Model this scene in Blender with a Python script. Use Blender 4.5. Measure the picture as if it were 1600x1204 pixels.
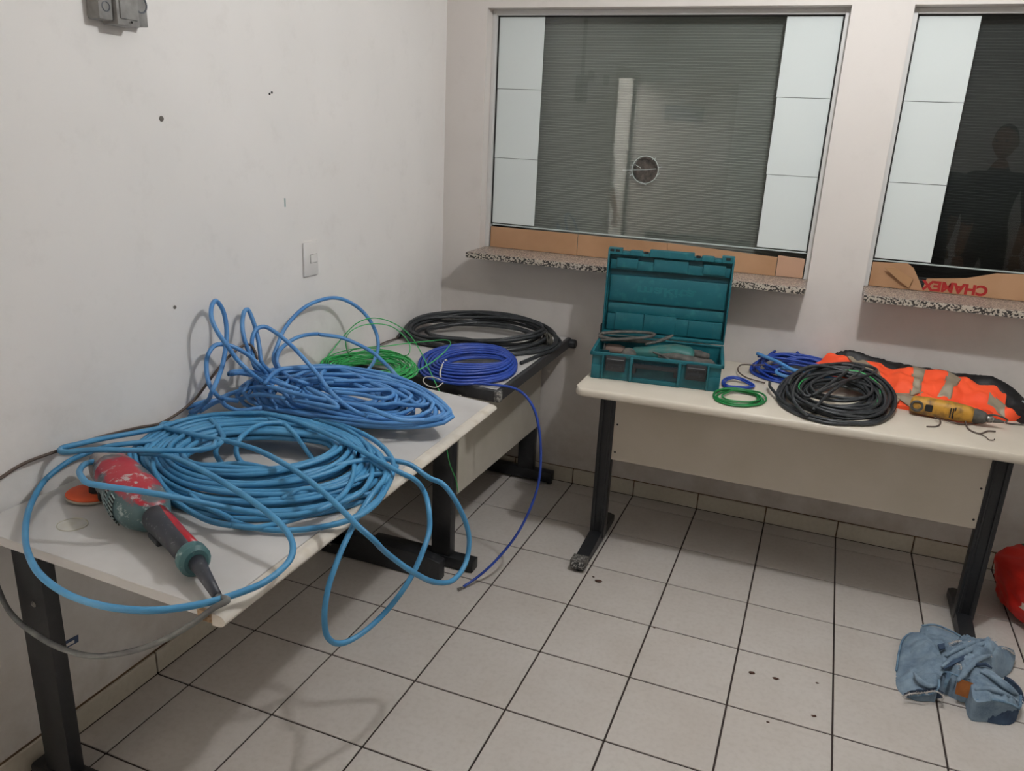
import bpy, bmesh, math, random
import numpy as np
from mathutils import Vector, Matrix, noise, geometry
S = bpy.context.scene
for o in list(bpy.data.objects): bpy.data.objects.remove(o)

# ------------------------------------------------------------------ camera
cd = bpy.data.cameras.new('camera'); cam = bpy.data.objects.new('camera', cd)
S.collection.objects.link(cam); S.camera = cam
cd.sensor_width = 36.0; cd.lens = 36.0*1239.26/1600.0; cd.clip_start = .02
RX = Vector((0.92807, 0.36952, 0.04637)); RY = Vector((0.15459, -0.26896, -0.95066)); RZ = Vector((-0.33882, 0.88945, -0.30673))
cam.matrix_world = Matrix(((RX.x, -RY.x, -RZ.x, 1.7363), (RX.y, -RY.y, -RZ.y, -3.5115), (RX.z, -RY.z, -RZ.z, 1.6635), (0, 0, 0, 1)))

# ------------------------------------------------------------------ light / world / exposure
w = bpy.data.worlds.new('world'); S.world = w; w.use_nodes = True
w.node_tree.nodes['Background'].inputs[0].default_value = (.75, .8, .9, 1)
w.node_tree.nodes['Background'].inputs[1].default_value = .3
def lamp(name, loc, power, col, size):
    l = bpy.data.lights.new(name, 'POINT'); l.energy = power; l.color = col; l.shadow_soft_size = size
    o = bpy.data.objects.new(name, l); S.collection.objects.link(o); o.location = loc
    return o
lamp('ceiling_lamp_light', (1.84, -1.40, 2.60), 56, (.97, .985, 1.0), .045)
lamp('corridor_light', (-.8, -2.5, 2.40), 180, (.98, .99, 1.0), .06)
S.view_settings.view_transform = 'Standard'
S.view_settings.look = 'None'
S.view_settings.exposure = 0.0
S.view_settings.gamma = 1.0
S.view_settings.use_curve_mapping = False

# ------------------------------------------------------------------ helpers
col = S.collection
def lin(c):
    return tuple(((x/255)/12.92 if x/255 <= .04045 else ((x/255+.055)/1.055)**2.4) for x in c)
def mat(name, rgb, rough=.6, metal=0., rgb2=None, scale=8., lo=.35, hi=.7, bump=0., bscale=60., coat=0., spec=.5, detail=4.):
    m = bpy.data.materials.new(name); m.use_nodes = True
    nt = m.node_tree; b = nt.nodes['Principled BSDF']
    b.inputs['Roughness'].default_value = rough; b.inputs['Metallic'].default_value = metal
    b.inputs['Specular IOR Level'].default_value = spec
    b.inputs['Coat Weight'].default_value = coat
    c1 = lin(rgb)+(1,)
    b.inputs['Base Color'].default_value = c1
    tc = nt.nodes.new('ShaderNodeTexCoord')
    if rgb2 is not None:
        n = nt.nodes.new('ShaderNodeTexNoise'); n.inputs['Scale'].default_value = scale; n.inputs['Detail'].default_value = detail
        r = nt.nodes.new('ShaderNodeValToRGB'); r.color_ramp.elements[0].position = lo; r.color_ramp.elements[1].position = hi
        r.color_ramp.elements[0].color = c1; r.color_ramp.elements[1].color = lin(rgb2)+(1,)
        nt.links.new(tc.outputs['Object'], n.inputs['Vector']); nt.links.new(n.outputs['Fac'], r.inputs[0]); nt.links.new(r.outputs[0], b.inputs['Base Color'])
    if bump > 0:
        n2 = nt.nodes.new('ShaderNodeTexNoise'); n2.inputs['Scale'].default_value = bscale; n2.inputs['Detail'].default_value = 4
        bp = nt.nodes.new('ShaderNodeBump'); bp.inputs['Strength'].default_value = bump; bp.inputs['Distance'].default_value = .004
        nt.links.new(tc.outputs['Object'], n2.inputs['Vector']); nt.links.new(n2.outputs['Fac'], bp.inputs['Height']); nt.links.new(bp.outputs[0], b.inputs['Normal'])
    return m
class NB:            # small node-building helper
    def __init__(s, m): s.nt = m.node_tree; s.b = s.nt.nodes['Principled BSDF']; s.tc = s.nt.nodes.new('ShaderNodeTexCoord')
    def n(s, t, **k):
        x = s.nt.nodes.new(t)
        for a, v in k.items():
            if a in x.inputs.keys(): x.inputs[a].default_value = v
            else: setattr(x, a, v)
        return x
    def l(s, a, b): s.nt.links.new(a, b)
    def noise(s, scale, detail=4, lo=.4, hi=.6, vec=None, rough=.5):
        x = s.n('ShaderNodeTexNoise'); x.inputs['Scale'].default_value = scale; x.inputs['Detail'].default_value = detail; x.inputs['Roughness'].default_value = rough
        s.l(vec or s.tc.outputs['Object'], x.inputs['Vector'])
        mr = s.n('ShaderNodeMapRange'); mr.inputs['From Min'].default_value = lo; mr.inputs['From Max'].default_value = hi
        s.l(x.outputs['Fac'], mr.inputs['Value']); return mr.outputs[0]
    def mul(s, a, b, op='MULTIPLY'):
        x = s.n('ShaderNodeMath', operation=op)
        for i, v in enumerate((a, b)):
            if isinstance(v, (int, float)): x.inputs[i].default_value = v
            else: s.l(v, x.inputs[i])
        return x.outputs[0]
    def mix(s, f, a, b):
        x = s.n('ShaderNodeMix', data_type='RGBA')
        if isinstance(f, (int, float)): x.inputs[0].default_value = f
        else: s.l(f, x.inputs[0])
        for i, v in ((6, a), (7, b)):
            if isinstance(v, tuple): x.inputs[i].default_value = v if len(v) == 4 else v+(1,)
            else: s.l(v, x.inputs[i])
        return x.outputs[2]
    def sep(s, out=None):
        x = s.n('ShaderNodeSeparateXYZ'); s.l(out or s.tc.outputs['Object'], x.inputs[0]); return x.outputs
    def rng(s, v, a, b, c=0., d=1.):
        x = s.n('ShaderNodeMapRange'); x.inputs['From Min'].default_value = a; x.inputs['From Max'].default_value = b
        x.inputs['To Min'].default_value = c; x.inputs['To Max'].default_value = d; s.l(v, x.inputs['Value']); return x.outputs[0]

def link(name, me, m, parent=None, loc=None, smooth=False):
    o = bpy.data.objects.new(name, me); col.objects.link(o)
    if m is not None and len(me.materials) == 0:
        for mm in (m if isinstance(m, (list, tuple)) else [m]): me.materials.append(mm)
    if loc is not None: o.location = loc
    if parent is not None: o.parent = parent
    if smooth:
        me.polygons.foreach_set('use_smooth', [True]*len(me.polygons))
    return o
def tag(o, label=None, cat=None, group=None, kind=None):
    if label: o['label'] = label
    if cat: o['category'] = cat
    if group: o['group'] = group
    if kind: o['kind'] = kind
    return o
def thing(name, label, cat, loc=(0, 0, 0), rz=0., group=None):
    o = bpy.data.objects.new(name, None); col.objects.link(o); o.location = loc; o.rotation_euler = (0, 0, rz)
    o.empty_display_size = .05
    return tag(o, label, cat, group)
def struct(o): o['kind'] = 'structure'; return o
class MB:
    """collects shapes into one mesh"""
    def __init__(s): s.bm = bmesh.new(); s.mi = 0
    def _setm(s, faces):
        for f in faces: f.material_index = s.mi
    def box(s, x0, x1, y0, y1, z0, z1, bev=0., seg=2, M=None):
        r = bmesh.ops.create_cube(s.bm, size=1.)
        vs = r['verts']
        for v in vs: v.co = Vector((x0+(v.co.x+.5)*(x1-x0), y0+(v.co.y+.5)*(y1-y0), z0+(v.co.z+.5)*(z1-z0)))
        fs = {f for v in vs for f in v.link_faces}
        if bev > 0:
            es = list({e for v in vs for e in v.link_edges})
            rr = bmesh.ops.bevel(s.bm, geom=es, offset=bev, segments=seg, affect='EDGES', profile=.5)
            fs = {f for f in fs if f.is_valid} | set(rr['faces'])
            vs = list({v for f in fs for v in f.verts})
        s._setm(fs)
        if M is not None:
            for v in vs: v.co = M @ v.co
        return s
    def grid(s, rows, close_u=False, close_v=False, cap=False):
        """rows: list of rings (lists of points)"""
        V = [[s.bm.verts.new(p) for p in r] for r in rows]
        nr, nc = len(V), len(V[0]); fs = []
        for i in range(nr if close_v else nr-1):
            for j in range(nc if close_u else nc-1):
                a, b, c, d = V[i][j], V[i][(j+1) % nc], V[(i+1) % nr][(j+1) % nc], V[(i+1) % nr][j]
                try: fs.append(s.bm.faces.new((a, b, c, d)))
                except ValueError: pass
        if cap:
            try: fs.append(s.bm.faces.new(V[0][::-1])); fs.append(s.bm.faces.new(V[-1]))
            except ValueError: pass
        s._setm(fs); return s
    def tube(s, pts, r, n=8, closed=False, cap=True, rfun=None):
        P = [Vector(p) for p in pts]; N = len(P)
        T = []
        for i in range(N):
            a = P[(i-1) % N] if (closed or i > 0) else P[0]
            b = P[(i+1) % N] if (closed or i < N-1) else P[-1]
            t = (b-a); T.append(t.normalized() if t.length > 1e-9 else Vector((0, 0, 1)))
        up = Vector((0, 0, 1)) if abs(T[0].z) < .9 else Vector((1, 0, 0))
        u = T[0].cross(up).normalized(); rows = []
        for i in range(N):
            u = (u - T[i]*u.dot(T[i]))
            u = u.normalized() if u.length > 1e-6 else T[i].orthogonal().normalized()
            v = T[i].cross(u); rr = rfun(i/(N-1)) if rfun else r
            rows.append([P[i]+(u*math.cos(2*math.pi*k/n)+v*math.sin(2*math.pi*k/n))*rr for k in range(n)])
        return s.grid(rows, close_u=True, close_v=closed, cap=cap and not closed)
    def lathe(s, prof, n=20, M=None):
        """prof: (radius, height) pairs along local z"""
        rows = []
        for r, z in prof:
            ring = [Vector((max(r, 1e-4)*math.cos(2*math.pi*k/n), max(r, 1e-4)*math.sin(2*math.pi*k/n), z)) for k in range(n)]
            rows.append([M @ p if M is not None else p for p in ring])
        return s.grid(rows, close_u=True, cap=True)
    def prism(s, poly, z0, z1, bev=0., seg=3, M=None, edges='all'):
        vb = [s.bm.verts.new((p[0], p[1], z0)) for p in poly]; vt = [s.bm.verts.new((p[0], p[1], z1)) for p in poly]
        n = len(poly); fs = [s.bm.faces.new(vt), s.bm.faces.new(vb[::-1])]
        for i in range(n): fs.append(s.bm.faces.new((vb[i], vb[(i+1) % n], vt[(i+1) % n], vt[i])))
        vs = vb+vt
        if bev > 0:
            es = [e for e in {e for v in vs for e in v.link_edges} if abs(e.verts[0].co.z-e.verts[1].co.z) < 1e-6 or edges == 'all']
            rr = bmesh.ops.bevel(s.bm, geom=es, offset=bev, segments=seg, affect='EDGES', profile=.5)
            fs = {f for f in fs if f.is_valid} | set(rr['faces']); vs = list({v for f in fs for v in f.verts})
        s._setm(fs)
        if M is not None:
            for v in vs: v.co = M @ v.co
        return s
    def build(s, name, m, parent=None, smooth=False, loc=None, ang=None):
        bmesh.ops.recalc_face_normals(s.bm, faces=s.bm.faces)
        me = bpy.data.meshes.new(name); s.bm.to_mesh(me); s.bm.free()
        o = link(name, me, m, parent, loc, smooth)
        if ang is not None:
            me.polygons.foreach_set('use_smooth', [True]*len(me.polygons)); me.set_sharp_from_angle(angle=math.radians(ang))
        return o
def catmull(P, closed=False, step=.012):
    P = [np.array(p, float) for p in P]; n = len(P); out = []
    rng = range(n if closed else n-1)
    for i in rng:
        p1, p2 = P[i], P[(i+1) % n]
        p0 = P[(i-1) % n] if (closed or i > 0) else 2*p1-p2
        p3 = P[(i+2) % n] if (closed or i < n-2) else 2*p2-p1
        a = max(np.linalg.norm(p1-p0), 1e-5)**.5; b = max(np.linalg.norm(p2-p1), 1e-5)**.5; c = max(np.linalg.norm(p3-p2), 1e-5)**.5
        t0, t1, t2, t3 = 0, a, a+b, a+b+c
        k = max(2, int(np.linalg.norm(p2-p1)/step)+1)
        for j in range(k):
            t = t1+(t2-t1)*j/k
            A1 = (t1-t)/(t1-t0)*p0+(t-t0)/(t1-t0)*p1; A2 = (t2-t)/(t2-t1)*p1+(t-t1)/(t2-t1)*p2; A3 = (t3-t)/(t3-t2)*p2+(t-t2)/(t3-t2)*p3
            B1 = (t2-t)/(t2-t0)*A1+(t-t0)/(t2-t0)*A2; B2 = (t3-t)/(t3-t1)*A2+(t-t1)/(t3-t1)*A3
            out.append((t2-t)/(t2-t1)*B1+(t-t1)/(t2-t1)*B2)
    if not closed: out.append(P[-1])
    return out
def resample(C, n):
    """closed curve -> n points by angle-free arc length"""
    C = np.array(C+[C[0]]); d = np.r_[0, np.cumsum(np.linalg.norm(np.diff(C, axis=0), axis=1))]
    t = np.linspace(0, d[-1], n, endpoint=False); return np.stack([np.interp(t, d, C[:, k]) for k in range(3)], 1)
def smooth_closed(P, n=240): return resample(catmull(P, True, .01), n)
def coil_pts(outer, inner, turns, seed, zpile=.03, wob=.004, step=40, zmin=None, jit=.12, period=7., t0=0.):
    """one continuous cable winding round between two closed curves, sweeping out and in as the pile rises"""
    O = smooth_closed(outer); I = smooth_closed(inner)
    c = I.mean(0); a = np.arctan2(O[0][1]-c[1], O[0][0]-c[0]); ai = np.arctan2(I[:, 1]-c[1], I[:, 0]-c[0])
    k = int(np.argmin(np.abs(np.angle(np.exp(1j*(ai-a)))))); I = np.roll(I, -k, axis=0)
    def area(Q): return np.sum(Q[:, 0]*np.roll(Q[:, 1], -1)-Q[:, 1]*np.roll(Q[:, 0], -1))
    if area(O)*area(I) < 0: I = np.roll(I[::-1], 1, axis=0)
    n = 240; tot = turns*n; pts = []
    for s in range(0, tot, n//step):
        f = s/n; ph = (f/period+t0) % 2.
        tri = ph if ph < 1 else 2-ph
        t = tri+jit*2.2*noise.noise(Vector((f*1.7, seed*7.3, 0)))+jit*noise.noise(Vector((f*4.1, seed*3.1, 5)))
        t = min(1., max(0., t))
        p = O[s % n]*(1-t)+I[s % n]*t
        z = p[2]+zpile*(.85*(s/tot-.5)+.7*noise.noise(Vector((f*2.3, seed, 11)))*min(1, jit*5))*(1-.4*abs(2*t-1))
        q = np.array([p[0]+noise.noise(Vector((f*3.1, seed, 0)))*wob*2, p[1]+noise.noise(Vector((f*3.1, seed, 7)))*wob*2, z])
        if zmin is not None: q[2] = max(q[2], zmin)
        q[0] = max(q[0], .010); q[1] = min(q[1], -.010)
        pts.append(q)
    return pts
def idw(ctrl, x, y, p=2.5):
    d = (ctrl[:, 0]-x)**2+(ctrl[:, 1]-y)**2+1e-7; wt = d**(-p/2); return float((wt*ctrl[:, 2]).sum()/wt.sum())
def in_poly(P, x, y):
    c = False; n = len(P); j = n-1
    for i in range(n):
        if (P[i][1] > y) != (P[j][1] > y) and x < (P[j][0]-P[i][0])*(y-P[i][1])/(P[j][1]-P[i][1])+P[i][0]: c = not c
        j = i
    return c
def drape(name, outline, m, parent, hfun=None, res=.008, th=.004, dome=0., wr=.004, wscale=30., seed=0, smoothb=True, base=None, domew=.03, extra=None, fray=0.):
    """cloth-like solid over a polygon outline (x, y, z)"""
    B = catmull(outline, True, res) if smoothb else [np.array(p, float) for p in outline]
    if fray: B = [b+np.array([noise.noise(Vector((b[0]*160, b[1]*160, 3)))*fray, noise.noise(Vector((b[0]*160, b[1]*160, 9)))*fray, 0]) for b in B]
    ctrl = np.array([b for b in (B[::2] if smoothb else B)] + list(extra or []))
    P2 = [(b[0], b[1]) for b in B]
    xs = [p[0] for p in P2]; ys = [p[1] for p in P2]
    pts = [Vector(p) for p in P2]; nb = len(pts)
    A = np.array(P2); Bn = np.roll(A, -1, axis=0)
    def dist(x, y):
        q = np.array([x, y]); d = Bn-A; L = (d*d).sum(1)+1e-12; t = np.clip(((q-A)*d).sum(1)/L, 0, 1)
        return float(np.sqrt((((A+d*t[:, None])-q)**2).sum(1).min()))
    D = [0.]*nb
    x = min(xs); row = 0
    while x < max(xs):
        y = min(ys)+(row % 2)*res*.5
        while y < max(ys):
            if in_poly(P2, x, y):
                dd = dist(x, y)
                if dd > res*.55: pts.append(Vector((x, y))); D.append(dd)
            y += res
        x += res*.87; row += 1
    edges = [(i, (i+1) % nb) for i in range(nb)]
    vs, es, fs, ov, oe, of = geometry.delaunay_2d_cdt(pts, edges, [], 1, 1e-7)
    top = []; Dm = []
    for i, v in enumerate(vs):
        k = ov[i][0] if ov[i] else 0; d = D[k] if ov[i] else 0.
        if hfun: z = hfun(v.x, v.y)
        else:
            z = idw(ctrl, v.x, v.y) + dome*(1-math.exp(-d/domew))
            e = min(1., d/.012)
            z += wr*e*(noise.noise(Vector((v.x*wscale, v.y*wscale, seed)))*1.4+noise.noise(Vector((v.x*wscale*2.7, v.y*wscale*2.7, seed+5)))*.6)
            z += wr*1.2*e*abs(math.sin((v.x*math.cos(seed)+v.y*math.sin(seed))*wscale*2+4*noise.noise(Vector((v.x*18, v.y*18, seed)))))
        top.append((v.x, v.y, z))
    n = len(top); verts = list(top); faces = [tuple(f) for f in fs]
    for t in top: verts.append((t[0], t[1], (t[2]-th) if base is None else min(base, t[2]-.001)))
    faces += [tuple(i+n for i in f[::-1]) for f in fs]
    cnt = {}
    for f in fs:
        for a, b in zip(f, list(f[1:])+[f[0]]): cnt[(a, b)] = 1
    for (a, b) in list(cnt):
        if (b, a) not in cnt: faces.append((b, a, a+n, b+n))
    me = bpy.data.meshes.new(name); me.from_pydata(verts, [], faces); me.update()
    bm = bmesh.new(); bm.from_mesh(me); bmesh.ops.recalc_face_normals(bm, faces=bm.faces); bm.to_mesh(me); bm.free()
    o = link(name, me, m, parent, smooth=True); me.set_sharp_from_angle(angle=math.radians(50))
    return o
def loft(stations, n=20, M=None, sq=1.0):
    """stations: (x, cy, cz, ry, rz) along local x, superellipse cross-sections"""
    rows = []
    for (x, cy, cz, ry, rz) in stations:
        ring = []
        for k in range(n):
            a = 2*math.pi*k/n; c, s_ = math.cos(a), math.sin(a)
            p = Vector((x, cy+ry*math.copysign(abs(c)**sq, c), cz+rz*math.copysign(abs(s_)**sq, s_)))
            ring.append(M @ p if M is not None else p)
        rows.append(ring)
    return rows
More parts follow.
